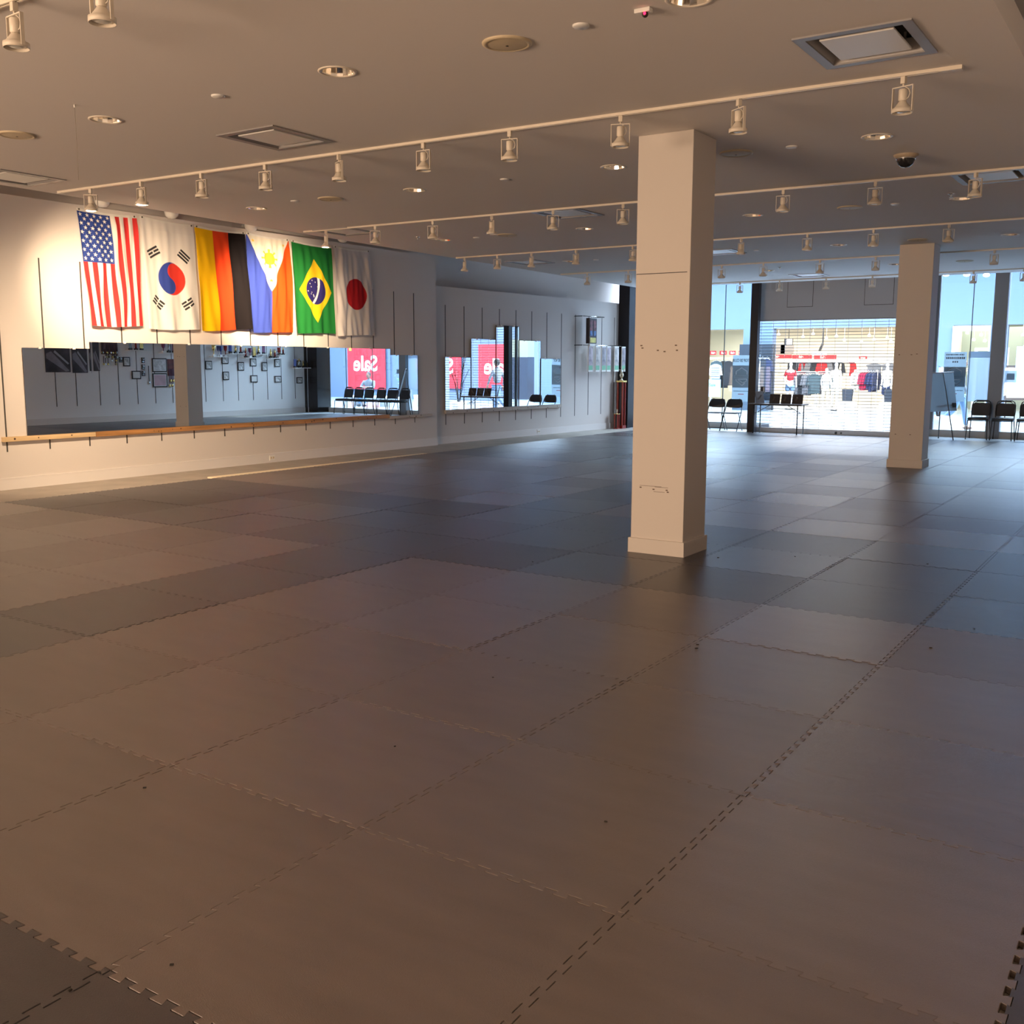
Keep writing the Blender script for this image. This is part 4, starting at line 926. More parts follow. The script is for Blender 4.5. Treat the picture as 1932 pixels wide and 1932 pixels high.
# walker passing outside the right window (mostly behind the banner)
t = thing('person', 'person in jeans and brown shoes walking past outside behind the grey banner', 'person', (-4.80, 27.95, -0.02), math.radians(90))
vs, es, rs = chainmesh([[((0, 0, 0.96), (0.16, 0.11)), ((0, 0, 1.15), (0.15, 0.10)), ((0, -0.01, 1.34), (0.18, 0.11)), ((0, 0, 1.46), (0.08, 0.07)), ((0, -0.01, 1.54), 0.05)],
    [2, ((0.20, 0, 1.38), 0.06), ((0.25, 0.10, 1.12), 0.045), ((0.25, 0.04, 0.90), 0.034)], [2, ((-0.20, 0, 1.38), 0.06), ((-0.25, -0.10, 1.12), 0.045), ((-0.24, -0.20, 0.92), 0.034)]])
skin_mesh('body', vs, es, rs, GREYC, t)
vs, es, rs = chainmesh([[((0, 0, 0.97), (0.16, 0.12)), ((0.09, -0.02, 0.84), 0.105), ((0.09, -0.10, 0.50), 0.075), ((0.09, -0.16, 0.10), 0.055)], [0, ((-0.09, 0.05, 0.84), 0.105), ((-0.09, 0.12, 0.50), 0.075), ((-0.09, 0.42, 0.20), 0.055)]])
skin_mesh('trousers', vs, es, rs, DENIM, t)
for x, y, z, a in ((0.09, -0.20, 0.045, 0.0), (-0.09, 0.46, 0.12, 0.7)):
    MB().ball((x, y, z), 0.052, 12, (0.9, 2.4, 0.85)).build('shoe', mat('brown_shoe', (0.22, 0.12, 0.08), 0.5), t)
hand(t, (0.25, 0.04, 0.90), (0, -0.1, -1), 1); hand(t, (-0.24, -0.20, 0.92), (0, -0.3, -1), -1); head_parts(t, (0, -0.02, 1.66), DARKB)
# seated person with folded arms in front of the Sale banner (seen in the mirror)
PX, PY = 2.1, 29.2
t = thing('person', 'person in grey shirt sitting with folded arms, seen in the mirror', 'person', (PX, PY, -0.02), math.radians(-8))
vs, es, rs = chainmesh([[((0, 0.06, 0.50), (0.18, 0.14)), ((0, 0.05, 0.68), (0.17, 0.13)), ((0, 0.03, 0.88), (0.21, 0.13)), ((0, 0.04, 1.00), (0.09, 0.08)), ((0, 0.02, 1.07), 0.055)],
    [2, ((0.22, 0.03, 0.93), 0.075), ((0.30, -0.08, 0.72), 0.06), ((0.16, -0.20, 0.70), 0.05)], [2, ((-0.22, 0.03, 0.93), 0.075), ((-0.30, -0.08, 0.72), 0.06), ((-0.16, -0.20, 0.72), 0.05)]])
skin_mesh('body', vs, es, rs, GREYC, t)
for s in (-1, 1): MB().tube([(s*0.16, -0.20, 0.71), (s*0.02, -0.25, 0.715), (-s*0.10, -0.22, 0.72)], [0.042, 0.036, 0.030], 10).build('forearm', SKIN, t); hand(t, (-s*0.09, -0.225, 0.72), (-s, 0.25, 0), s)
vs, es, rs = chainmesh([[((0, 0.06, 0.50), (0.17, 0.13)), ((0.11, -0.05, 0.48), 0.10), ((0.13, -0.40, 0.47), 0.075), ((0.13, -0.42, 0.10), 0.055)], [0, ((-0.11, -0.05, 0.48), 0.10), ((-0.13, -0.40, 0.47), 0.075), ((-0.13, -0.42, 0.10), 0.055)]])
skin_mesh('trousers', vs, es, rs, DENIM, t)
for s in (-1, 1): MB().ball((s*0.13, -0.47, 0.045), 0.052, 12, (0.9, 2.3, 0.85)).build('shoe', DARKC, t)
head_parts(t, (0, 0.0, 1.17), DARKB)
t = thing('bench', 'low white mall bench under the seated person', 'bench', (PX, PY+0.1, -0.02)); MB().box((-0.9, -0.2, 0.33), (0.9, 0.25, 0.40)).build('seat', WHITE, t, 0.01)
for s in (-1, 1): MB().box((s*0.7-0.04, -0.18, 0), (s*0.7+0.04, 0.22, 0.33)).build('leg', ALUM, t)

# ================================================================== THE HALL AND THE SHOPS OPPOSITE
def sale_banner(label, x0, x1, z0, z1, y, size, tagc=False, grp='tall red Sale banners across the hall'):
    t = thing('sale_banner', label, 'banner', ((x0+x1)/2, y, z0), 0, grp); w, h = x1-x0, z1-z0
    MB().box((-w/2, -0.02, 0), (w/2, 0, h)).build('sheet', RED, t)
    text('Sale', size, WHITE, t, (0.05, -0.024, h*0.48), (math.pi/2, 0, 0), size*0.02)
    if tagc: MB().box((w/2-0.28, -0.03, h*0.74), (w/2-0.12, -0.021, h*0.95)).build('price_tag', mat('tag_orange', (0.95, 0.45, 0.05), 0.5), t)
sale_banner('tall red Sale banner behind the seated person, seen in the mirror', 7.75, 10.22, 0.40, 2.85, 36.2, 1.0, True)
sale_banner('tall red Sale banner seen in the far mirrors, right one with the letter S', 3.78, 6.1, 0.50, 2.50, 36.2, 0.95)
sale_banner('tall red Sale banner seen in the far mirrors, left one with the letter e', 0.55, 2.80, 0.55, 2.45, 36.2, 0.95)

def shelf_sign(label, px0, px1, y, pyt, pyb, words, n=None):
    a, b = ony(px0, pyt, y), ony(px1, pyb, y)
    t = thing('sale_sign', label, 'sign', ((a[0]+b[0])/2, y, b[2]), 0, 'red Sale signs inside the shop opposite'); w, h = b[0]-a[0], a[2]-b[2]
    MB().box((-w/2, -0.02, 0), (w/2, 0, h)).build('board', RED, t)
    for wd, u in words: text(wd, h*0.72, WHITE, t, (-w/2+u*w, -0.022, h*0.48), (math.pi/2, 0, 0), 0.004)
YB = 41.5
shelf_sign('red Sale sign over the clothes wall, leftmost of the long ones', 1460, 1494, YB, 669, 676.5, [('Sale', 0.2)])
shelf_sign('red Sale sign over the clothes wall, middle of the long ones', 1495, 1532, YB, 669.5, 677, [('Sale', 0.45)])
shelf_sign('red Sale sign over the clothes wall, rightmost of the long ones', 1536, 1578, YB, 669.5, 678, [('Sale', 0.4)])
shelf_sign('small red sign on the shop wall near the far pillar', 1621, 1636, YB, 672, 677.5, [('SALE', 0.5)])
for i, (a, b) in enumerate([(1340, 1351.5), (1358, 1371), (1376.5, 1388), (1394, 1403)]):
    shelf_sign(f'small square red Sale sign seen through the left window, {ORD[i]} from the near pillar', a, b, 38.6, 662, 669.5, [('Sale', 0.55)])
# shop shelving under the signs
a, b = ony(1459, 679, YB), ony(1690, 683, YB)
t = thing('wall_shelf', 'long cream shelf under the red signs on the shop wall', 'shelf', (a[0], YB-0.1, a[2]-0.10)); MB().box((0, -0.3, 0), (7.2, 0.3, 0.06)).build('board', CREAMC, t); MB().box((0, -0.32, 0.0), (7.2, -0.30, 0.12)).build('lip', WHITE, t)
tag(MB().box((-19.2, 39.0, 1.80), (-13.9, 39.3, 1.90)).build('wall_shelf', CREAMC), 'cream shelf with red signs seen through the left window', 'shelf')

def garment_mesh(m, w=0.42, h=0.72, d=0.07, sleeve=True):
    g = MB(); prof = [(-0.06, 0), (-w*0.5, -0.07), (-w*0.5-(0.07 if sleeve else 0), -0.42 if sleeve else -0.10), (-w*0.42, -0.42 if sleeve else -0.14), (-w*0.40, -0.16), (-w*0.42, -h), (w*0.42, -h), (w*0.40, -0.16), (w*0.42, -0.42 if sleeve else -0.14), (w*0.5+(0.07 if sleeve else 0), -0.42 if sleeve else -0.10), (w*0.5, -0.07), (0.06, 0)]
    g.prism(prof, -d/2, d/2, lambda u, v, q: (u, q, v)); return g
def garment(label, loc, rz, m, grp, w=0.42, h=0.72, d=0.07, sleeve=True):
    t = thing('hanging_garment', label, 'garment', loc, rz, grp)
    garment_mesh(m, w, h, d, sleeve).build('cloth', m, t, 0.015)
    MB().tube([(0.03, 0, 0.07), (0.02, 0, 0.09), (0, 0, 0.07), (0, 0, 0.03), (-0.17, 0, -0.03), (0.17, 0, -0.03), (0.01, 0, 0.026)], 0.005, 5).build('hanger', CHROME, t)
def rack(label, x0, x1, y, z, colors, seed, n, gl, grp, h=0.75, base=True):
    t = thing('clothes_rack', label, 'clothes rack', ((x0+x1)/2, y, -0.02), 0, 'clothes racks in the shop opposite'); w = x1-x0
    MB().tube([(-w/2, 0, z), (w/2, 0, z)], 0.016, 8).build('rail', CHROME, t)
    for s in (-1, 1): MB().tube([(s*w/2, 0, 0.0), (s*w/2, 0, z)], 0.018, 8).build('upright', CHROME, t); MB().box((s*w/2-0.03, -0.3, 0), (s*w/2+0.03, 0.3, 0.04)).build('foot', CHROME, t)
    r = random.Random(seed)
    for i in range(n):
        garment(f'{gl}, {ORD[i]} from its left end', (x0+(i+0.5)/n*w, y, z-0.10), 0.95+r.uniform(-0.3, 0.3), colors[min(len(colors)-1, int(i*len(colors)/n))] if len(colors) == 3 and colors[0] is CREAMC else colors[r.randrange(len(colors))], grp, 0.44, h*r.uniform(0.9, 1.1), 0.10)
p0, p1_ = ony(1501, 705, 38.2), ony(1540, 705, 38.2)
rack('long rack of grey clothes behind the mannequin in red', p0[0], p1_[0], 38.2, 1.36, [GREYC, DARKC, GREYC, TEALC], 4, 10, 'grey garment on the rack behind the red mannequin', 'garments on the left rack of the shop')
p0, p1_ = ony(1543, 705, 38.6), ony(1567, 705, 38.6)
rack('rack of grey clothes left of the jacketed mannequin', p0[0], p1_[0], 38.6, 1.36, [GREYC, DARKC, TEALC], 8, 7, 'grey garment on the rack beside the jacketed mannequin', 'garments on the middle rack of the shop')
p0, p1_ = ony(1613, 697, 37.3), ony(1656, 697, 37.3)
rack('rack of cream, crimson and navy tops by the far pillar', p0[0], p1_[0], 37.3, 1.45, [CREAMC, CRIMC, NAVYC], 2, 9, 'garment on the rack near the far pillar', 'garments on the right rack of the shop', 0.62)
# wall-hung clothes rows
r = random.Random(21)
for i in range(14):
    m = [CREAMC, CREAMC, CREAMC, DARKC, GREYC, REDC, GREYC, DARKC, REDC, GREYC, DARKC, DARKC, CREAMC, REDC][i]
    x = ony(1463+i*11, 690, 41.2)[0]
    garment(f'garment on the back wall under the Sale signs, {ORD[i]} from the left', (x, 41.2, 1.72), r.uniform(-0.5, 0.5), m, 'garments on the back wall of the shop', 0.40, 0.55, 0.08)
for px, nm in ((1650, 'left one'), (1678, 'right one')):
    p = ony(px, 685, 39.2); garment(f'large dark grey sleeved top hung facing front near the far pillar, {nm}', (p[0], 39.2, p[2]), 0.05, GREYC, 'dark tops hung face on', 0.60, 0.85, 0.06, False)
for i, (px, y, m, nm) in enumerate(((1352, 38.2, TEALC, 'long dark coat'), (1366, 38.4, DARKC, 'patterned dark dress'), (1375, 38.2, DARKC, 'dark jacket'))):
    p = ony(px, 681, y); garment(f'{nm} hanging in the shop seen through the left window', (p[0], y, p[2]), 0.25-0.2*i, m, 'clothes seen through the left window', 0.42, 1.15-0.1*i, 0.08)
p = ony(1350, 700, 37.5)
t = thing('hanging_garment', 'striped teal and white top seen through the left window', 'garment', (p[0], 37.5, 1.62), 0.2); garment_mesh(WHITE, 0.4, 0.55).build('cloth', WHITE, t)
st = MB()
for i in range(7): st.box((-0.165, -0.040, -0.16-i*0.055), (0.165, -0.036, -0.135-i*0.055))
st.build('stripes', TEALC, t)
t = thing('standing_sign', 'pale blue standing sign seen through the left window beside the near pillar', 'sign', (ony(1342, 730, 35.0)[0], 35.0, 0.45)); MB().box((-0.35, -0.02, 0), (0.35, 0.02, 0.62)).build('board', mat('sign_blue', (0.35, 0.55, 0.75), 0.5), t); MB().box((-0.03, -0.02, -0.47), (0.03, 0.02, 0)).build('post', ALUM, t)
text('Sale', 0.16, mat('sign_navy', (0.06, 0.12, 0.25), 0.5), t, (0.05, -0.026, 0.42), (math.pi/2, 0, 0))

def mannequin(label, x, y, rz, top, bottom, sleeves, jacket=None, hgt=1.76):
    s = hgt/1.76; t = thing('mannequin', label, 'mannequin', (x, y, 0.0), rz, 'white shop mannequins'); S = lambda p: tuple(s*q for q in p)
    vs, es, rs = chainmesh([[(S((0, 0, 0.93)), (0.14, 0.10)), (S((0, 0, 1.10)), (0.12, 0.09)), (S((0, -0.01, 1.30)), (0.16, 0.10)), (S((0, 0, 1.44)), (0.07, 0.06)), (S((0, 0, 1.52)), 0.045), (S((0, -0.01, 1.60)), 0.085), (S((0, -0.01, 1.69)), 0.075)],
        [2, (S((0.18, 0, 1.36)), 0.05), (S((0.25, 0.02, 1.10)), 0.04), (S((0.27, -0.06, 0.86)), 0.03), (S((0.27, -0.08, 0.78)), 0.028)], [2, (S((-0.18, 0, 1.36)), 0.05), (S((-0.27, 0.03, 1.12)), 0.04), (S((-0.20, -0.08, 0.94)), 0.03), (S((-0.18, -0.10, 0.88)), 0.028)],
        [0, (S((0.09, 0, 0.82)), 0.085), (S((0.10, -0.03, 0.48)), 0.06), (S((0.10, 0, 0.08)), 0.04), (S((0.10, -0.12, 0.03)), 0.035)], [0, (S((-0.09, 0, 0.82)), 0.085), (S((-0.12, 0.04, 0.48)), 0.06), (S((-0.12, 0.06, 0.08)), 0.04), (S((-0.12, -0.06, 0.03)), 0.035)]])
    skin_mesh('body', vs, es, rs, MANNQ, t, 1)
    vs, es, rs = chainmesh([[(S((0, 0, 0.98)), (0.165, 0.125)), (S((0, 0, 1.12)), (0.15, 0.115)), (S((0, -0.01, 1.30)), (0.185, 0.125)), (S((0, 0, 1.42)), (0.10, 0.085))]]+([[2, (S((0.19, 0, 1.36)), 0.07), (S((0.24, 0.015, 1.16)), 0.06)], [2, (S((-0.19, 0, 1.36)), 0.07), (S((-0.25, 0.02, 1.16)), 0.06)]] if sleeves else []))
    skin_mesh('top', vs, es, rs, top, t, 1)
    vs, es, rs = chainmesh([[(S((0, 0, 0.95)), (0.17, 0.13)), (S((0.10, 0, 0.82)), 0.12), (S((0.12, -0.02, bottom[1])), bottom[2])], [0, (S((-0.10, 0, 0.82)), 0.12), (S((-0.13, 0.02, bottom[1])), bottom[2])]])
    skin_mesh('bottoms', vs, es, rs, bottom[0], t, 1)
    MB().lathe([(0, 0.0), (0.19, 0.0), (0.19, 0.012), (0, 0.018)], n=24).build('stand', STEEL, t); t.scale = (0.80, 0.85, 1.0); return t
p = ony(1491, 720, 36.9); mannequin('mannequin in red top and denim shorts behind the picture frames', p[0], 36.9, 0.3, REDC, (DENIM, 0.62, 0.15), True)
p = ony(1577, 720, 36.9); mannequin('tall mannequin in pale jacket and light blue shirt near the grille centre', p[0], 36.9, -0.2, CREAMC, (CREAMC, 0.10, 0.07), True)
p = ony(1556, 720, 37.2); t = mannequin('headless looking slim mannequin in cream left of the jacketed one', p[0], 37.4, 0.1, CREAMC, (CREAMC, 0.3, 0.08), False, None, 1.55)
p = ony(1672, 720, 36.9); mannequin('mannequin in cream and navy next to the far pillar', p[0], 37.0, -0.4, CREAMC, (NAVYC, 0.55, 0.13), True)
for px, nm in ((1597, 'large dark tote bag beside the tall mannequin'), (1676, 'dark tote bag with blue patch by the far pillar')):
    p = ony(px, 735, 36.95); t = thing('tote_bag', nm, 'bag', (p[0]+0.1, 36.75, 0.34), 0, 'tote bags in the shop window')
    MB().prism([(-0.16, 0), (0.16, 0), (0.19, 0.42), (-0.19, 0.42)], -0.07, 0.07, lambda u, v, w: (u, w, v)).build('bag_body', DARKC, t, 0.02)
    MB().tube([(-0.12, 0, 0.42), (-0.09, 0, 0.62), (0.09, 0, 0.62), (0.12, 0, 0.42)], 0.010, 6).build('handle', CREAMC, t)
    MB().box((-0.30, -0.15, -0.36), (0.30, 0.15, 0.0)).build('plinth', CREAMC, t)
# shop display gear
t = thing('shop_display_stand', 'low cream display stand along the shop window', 'display stand', (-10.6, 37.0, -0.02)); MB().box((-2.2, -0.1, 0), (2.6, 0.35, 0.06)).build('base', CREAMC, t)
p = ony(1546, 662, 38.5); t = thing('projector', 'white ceiling projector hanging in the shop opposite', 'projector', (p[0], 38.5, p[2]-0.1)); MB().box((-0.24, -0.18, -0.06), (0.24, 0.18, 0.08)).build('housing', WHITEP, t, 0.02); MB().tube([(0, 0, 0.08), (0.12, 0, 0.40)], 0.05, 8).build('arm', BLACKM, t); MB().tube([(0.12, 0, 0.38), (0.12, 0, 3.14-(p[2]-0.1))], 0.02, 8).build('pole', BLACKM, t)
p = ony(1488, 645, 38.5); t = thing('hanging_display', 'small black framed screen hanging in the shop opposite', 'screen', (p[0], 38.5, p[2])); MB().box((-0.16, -0.04, -0.13), (0.16, 0.04, 0.13)).build('casing', BLACKM, t); MB().box((-0.07, -0.05, -0.10), (0.15, -0.04, 0.10)).build('screen', mat('screen_lit', (0.9, 0.9, 0.9), 0.4, emit=(1, 0.98, 0.92), estr=1.2), t); MB().tube([(0, 0, 0.13), (0, 0, 3.14-p[2])], 0.012, 6).build('rod', BLACKM, t)
for px, nm in ((1472, 'left'), (1488, 'right')):
    p = ony(px, 659, 41.8); tag(MB().box((p[0]-0.27, 41.6, p[2]-0.18), (p[0]+0.27, 41.65, p[2]+0.18)).build('wall_panel', mat('panel_grey', (0.20, 0.19, 0.18), 0.6)), f'dark grey wall board above the Sale signs, {nm} of the pair', 'wall board', 'grey boards above the signs')
def bulb(i, px, py, y, where):
    p = ony(px, py, y); t = thing('shop_spotlight', f'small lit spotlight in the shop ceiling {where}, {ORD[i]} from the left', 'spotlight', (p[0], y, p[2]), 0, 'small lit spotlights in the shops opposite')
    MB().lathe([(0, 0), (0.055, 0), (0.065, 0.04), (0.03, 0.10), (0, 0.10)], n=14).build('can', WHITEP, t); MB().lathe([(0, -0.006), (0.05, -0.004), (0.05, 0.0)], n=14).build('lamp', LAMPON, t); MB().tube([(0, 0, 0.09), (0, 0, max(0.12, 3.16-p[2]))], 0.008, 6).build('stem', WHITEP, t)
for i, (px, py) in enumerate([(1469, 633), (1515, 637), (1534, 632), (1559, 640), (1578, 636), (1593, 643), (1625, 647), (1640, 635), (1649, 643), (1674, 639), (1681, 646)]): bulb(i, px, py, 40.0, 'behind the grille')
for i, (px, py) in enumerate([(1825, 630), (1837, 643), (1851, 634), (1858, 645), (1930, 634)]): bulb(i, px, py, 39.5, 'behind the right window')
# dark display bay at the left of the grille view
t = thing('window_display', 'dark display bay with blue and black coats at the left edge of the grille', 'window display', (-12.9, 35.6, -0.02))
MB().box((-0.85, 0.35, 0), (0.42, 0.55, 2.35)).build('back_panel', mat('display_blue_grey', (0.008, 0.013, 0.022), 0.6), t); MB().box((-0.85, -0.2, 0), (0.42, 0.4, 0.35)).build('plinth', mat('display_plinth', (0.035, 0.05, 0.07), 0.6), t); MB().tube([(-0.8, 0, 1.85), (0.4, 0, 1.85)], 0.02, 8).build('rail', CHROME, t); MB().tube([(0.10, -0.1, 0.35), (0.10, -0.1, 2.0)], 0.015, 8).build('upright', CHROME, t)
for i in range(5): garment(f'dark coat in the display bay left of the grille, {ORD[i]} from the left', (-13.25+i*0.17, 35.55, 1.80), 0.9-0.3*i, [DARKC, TEALC, NAVYC, DARKC, NAVYC][i], 'coats in the dark display bay', 0.44, 1.15, 0.09)
# right hand shop: cream frame and picture seen through the right window
t = thing('shop_window_frame', 'cream shop window frame seen through the right window', 'window frame', (-5.98, 36.25, -0.02)); w = MB(); w.box((-0.60, -0.05, 0), (-0.50, 0.05, 2.72)); w.box((0.50, -0.05, 0), (0.54, 0.05, 2.72)); w.box((-0.6, -0.05, 2.72), (0.54, 0.05, 2.89)); w.build('frame', CREAMC, t)
t = thing('shop_partition', 'pale green grey wall inside the right shop', 'partition', (-5.2, 41.5, 0)); MB().box((-2.0, 0, 0), (4, 0.1, 3.1)).build('panel', mat('shop_sage', (0.30, 0.32, 0.26), 0.7), t)
p = ony(1860, 656, 39.0); t = thing('shop_portal', 'white square portal frame inside the right shop', 'portal', (p[0], 39.0, 0)); w = MB(); w.box((-0.35, -0.04, 0), (-0.25, 0.04, p[2]-0.10)); w.box((-0.35, -0.04, p[2]-0.10), (0.75, 0.04, p[2])); w.box((0.65, -0.04, 0), (0.75, 0.04, p[2]-0.10)); w.build('frame', WHITE, t)
p = ony(1922, 690, 33.5); t = thing('hanging_sign', 'pale blue hanging sign at the right picture edge', 'sign', (p[0]+0.25, 33.5, 1.10)); MB().box((-0.33, -0.02, 0), (0.4, 0.02, 1.05)).build('board', mat('sign_pale_blue', (0.36, 0.56, 0.78), 0.5), t); MB().lathe([(0, 1.05), (0.18, 1.05), (0.10, 1.16), (0, 1.2)], n=16).build('top_cap', WHITE, t); MB().box((-0.02, -0.02, -1.12), (0.02, 0.02, 0)).build('post', ALUM, t)
t = thing('framed_picture', 'brown framed lifestyle picture at the right picture edge', 'picture', (ony(1914, 700, 34.5)[0], 34.5, 0.0)); MB().box((-0.22, -0.03, 0.55), (0.6, 0.03, 1.60)).build('frame', DARKB, t); MB().box((-0.17, -0.035, 0.62), (0.55, -0.03, 1.53)).build('print', mat('photo_brown', (0.34, 0.26, 0.20), 0.5, var=0.6, vscale=5), t); MB().box((-0.2, -0.03, 0), (-0.16, 0.03, 0.55)).build('leg', DARKB, t); MB().box((0.5, -0.03, 0), (0.54, 0.03, 0.55)).build('leg', DARKB, t)
# small bright pendants of the hall just inside the right window
for i, (px, py) in enumerate([(1785, 518), (1824, 518), (1861, 519)]):
    p = ony(px, py, 25.6); t = thing('hall_spotlight', f'bright round hall lamp above the right window, {ORD[i]} from the left', 'lamp', (p[0], 25.6, p[2]), 0, 'bright hall lamps above the right window'); MB().ball((0, 0, 0), 0.075, 14, (1.0, 1.0, 0.6)).build('globe', mat('globe_lit', (1, 1, 1), 0.4, emit=(0.95, 0.98, 1.0), estr=5.0), t); MB().tube([(0, 0, 0.04), (0, 0, 6.6-p[2])], 0.01, 6).build('stem', WHITEP, t)
t = thing('slate_shop_front', 'dark slate shop front far left, glimpsed beside the black corner post', 'shop front', (-20.0, 36.2, -0.02)); MB().box((-3.5, -0.1, 0.35), (1.9, 0.05, 2.0)).build('panel', mat('slate', (0.05, 0.06, 0.08), 0.4), t); MB().box((-3.5, -0.08, 2.0), (1.9, 0.05, 2.9)).build('fascia', mat('fascia_cream', (0.48, 0.50, 0.36), 0.6), t)
t = thing('hall_kiosk', 'dark slate kiosk with cream top in the hall, seen in the far mirrors', 'kiosk', (-2.65, 32.1, -0.02)); MB().box((-0.58, -0.2, 0), (0.50, 0.2, 0.30)).build('plinth', mat('kiosk_pale', (0.30, 0.36, 0.40), 0.5), t); MB().box((-0.58, -0.22, 0.30), (0.50, 0.22, 1.88)).build('panel', mat('slate_panel', (0.02, 0.026, 0.04), 0.4), t, 0.01); MB().box((-0.58, -0.2, 1.88), (0.50, 0.2, 2.55)).build('fascia', mat('fascia_sage', (0.16, 0.17, 0.12), 0.6), t)
# potted plants
def plant(label, x, y, h, leafy, seed):
    t = thing('potted_plant', label, 'plant', (x, y, -0.02), 0, 'potted plants in the hall'); r = random.Random(seed)
    MB().lathe([(0, 0), (0.20, 0), (0.26, 0.42), (0.24, 0.42), (0.22, 0.36), (0, 0.36)], n=20).build('pot', WHITE, t)
    s = MB(); l = MB()
    for i in range(9):
        a = r.uniform(0, 6.28); q = r.uniform(0.12, 0.34); z1 = h*r.uniform(0.72, 1.0); p = [(0.02*math.cos(a), 0.02*math.sin(a), 0.36), (q*0.4*math.cos(a), q*0.4*math.sin(a), 0.36+(z1-0.36)*0.6), (q*math.cos(a+0.3), q*math.sin(a+0.3), z1)]
        s.tube(p, [0.012, 0.009, 0.004] if leafy else [0.014, 0.011, 0.006], 6)
        for k in range(26 if leafy else 7):
            u = r.uniform(0.45, 1); c = Vector(p[1]).lerp(Vector(p[2]), u)+Vector((r.uniform(-.16, .16), r.uniform(-.16, .16), r.uniform(-.10, .12)))*(1 if leafy else 0.6); d = Vector((r.uniform(-1, 1), r.uniform(-1, 1), r.uniform(-.5, .6))).normalized(); e = d.orthogonal().normalized()*0.025; L = 0.11 if leafy else 0.09
            if leafy: l.add([c, c+d*L*0.5+e, c+d*L, c+d*L*0.5-e], [(0, 1, 2, 3)])
            else: s.tube([c, c+d*L], [0.006, 0.003], 5)
    s.build('stems', BARK, t)
    if leafy: l.build('leaves', LEAF, t, fix=False)
p = ony(1775, 700, 25.9); plant('thin bare twig plant in a pot outside behind the easel', p[0], 25.9, 1.92, False, 2)
plant('leafy potted plant left of the seated person, seen in the mirror', 0.85, 30.6, 1.35, True, 3)
plant('leafy potted plant behind the easel, seen in the mirror', 0.38, 29.2, 1.30, True, 4)

# ================================================================== THE AWARD WALL (opposite the mirrors, seen in them)
WX = 0.2
def wl(px, py, tilt=0.0):                     # point on the right wall whose reflection shows at a photograph pixel
    k = 0 if px < 173 else (1 if px < 411 else 2); y0, y1, z0, z1, tn, ti, _ = NM[k]
    n = np.array([math.cos(tn), math.sin(tn), 0.0]); c = np.array([NX, (y0+y1)/2, 0.0]); o = C0; r = _ray((px, py))
    h = o+((c-o) @ n)/(r @ n)*r; q = r-2*(r @ n)*n; v = h+(WX-h[0])/q[0]*q; return v[1], v[2]
def on_wall(name, label, cat, y0, y1, z0, z1, grp): return thing(name, label, cat, (WX, (y0+y1)/2, (z0+z1)/2), 0, grp), (y1-y0)/2, (z1-z0)/2
def awframe(label, y0, y1, z0, z1, m, grp, border=0.03, name='photo_frame', cat='photo frame', mount=None):
    t, a, b = on_wall(name, label, cat, y0, y1, z0, z1, grp)
    MB().box((-0.022, -a, -b), (0, a, b)).build('frame', FRAMEK, t, 0.003)
    MB().box((-0.024, -a+border, -b+border), (-0.021, a-border, b-border)).build('mount', PAPER, t)
    k = border+0.018; MB().box((-0.0255, -a+k, -b+k), (-0.0235, a-k, b-k)).build('picture', m, t); return t
c3 = lambda x, y: (x/4.6, 620+y/4.6); rA = lambda x, y: (160+x/8.4, 640+y/8.4); rB = lambda x, y: (375+x/8.587, 640+y/8.587)
GR = 'things on the award wall reflected in the mirrors'
POST = mat('poster_dark', (0.055, 0.045, 0.055), 0.5, var=0.9, vscale=3)
for i, (a, b) in enumerate(((c3(380, 130), c3(612, 378)), (c3(614, 130), c3(762, 384)), (c3(765, 120), c3(866, 368)))):
    (y0, z1), (y1, z0) = wl(*a), wl(*b); z1 = 2.15; z0 = max(z0, 1.32)
    t, ha, hb = on_wall('large_poster', f'large dark poster with grey diagonal shapes reflected in the mirrors, {ORD[i]} from the left', 'poster', min(y0, y1), max(y0, y1), z0, z1, 'large dark posters on the award wall'); t.location.x = WX-0.005
    MB().box((-0.008, -ha, -hb), (0, ha, hb)).build('sheet', POST, t)
    MB().prism([(-ha*0.9, -hb*0.1), (ha*0.6, -hb*0.95), (ha*0.9, -hb*0.9), (-ha*0.5, hb*0.35), (-ha*0.9, hb*0.2)], -0.010, -0.008, lambda u, v, w: (w, u, v)).build('grey_shape', mat('poster_grey', (0.26, 0.25, 0.29), 0.5, var=0.2), t)
    MB().prism([(-ha*0.3, hb*0.3), (ha*0.8, -hb*0.5), (ha*0.9, -hb*0.42), (-ha*0.2, hb*0.42)], -0.012, -0.010, lambda u, v, w: (w, u, v)).build('pale_stripe', mat('poster_pale', (0.45, 0.45, 0.50), 0.5), t)
(y0, z1), (y1, z0) = wl(*rA(248, 30)), wl(*rA(528, 440))
t, ha, hb = on_wall('medal_rack', 'dark red wall rack crowded with hanging medals, reflected in the near mirror', 'medal rack', y0, y1, 1.50, 2.25, GR)
MB().box((-0.02, -ha, -0.05), (0, ha, hb)).build('board', mat('rack_maroon', (0.10, 0.035, 0.035), 0.5, var=0.5, vscale=9), t)
rr = random.Random(5)
for i in range(22):
    y = -ha*0.95+rr.random()*ha*1.9; z = rr.choice([0.02, -0.10, -0.20, -hb+0.08]); MB().box((-0.03, y-0.012, z), (-0.025, y+0.012, z+0.20)).build('ribbon', mat('ribbon_dark', (0.07, 0.04, 0.05), 0.7), t); MB().lathe([(0, 0), (0.030, 0), (0.030, 0.006), (0, 0.006)], c=(-0.028, y, z-0.02), n=12, axis=(-1, 0, 0)).build('medal', GOLD if rr.random() < .6 else CHROME, t)
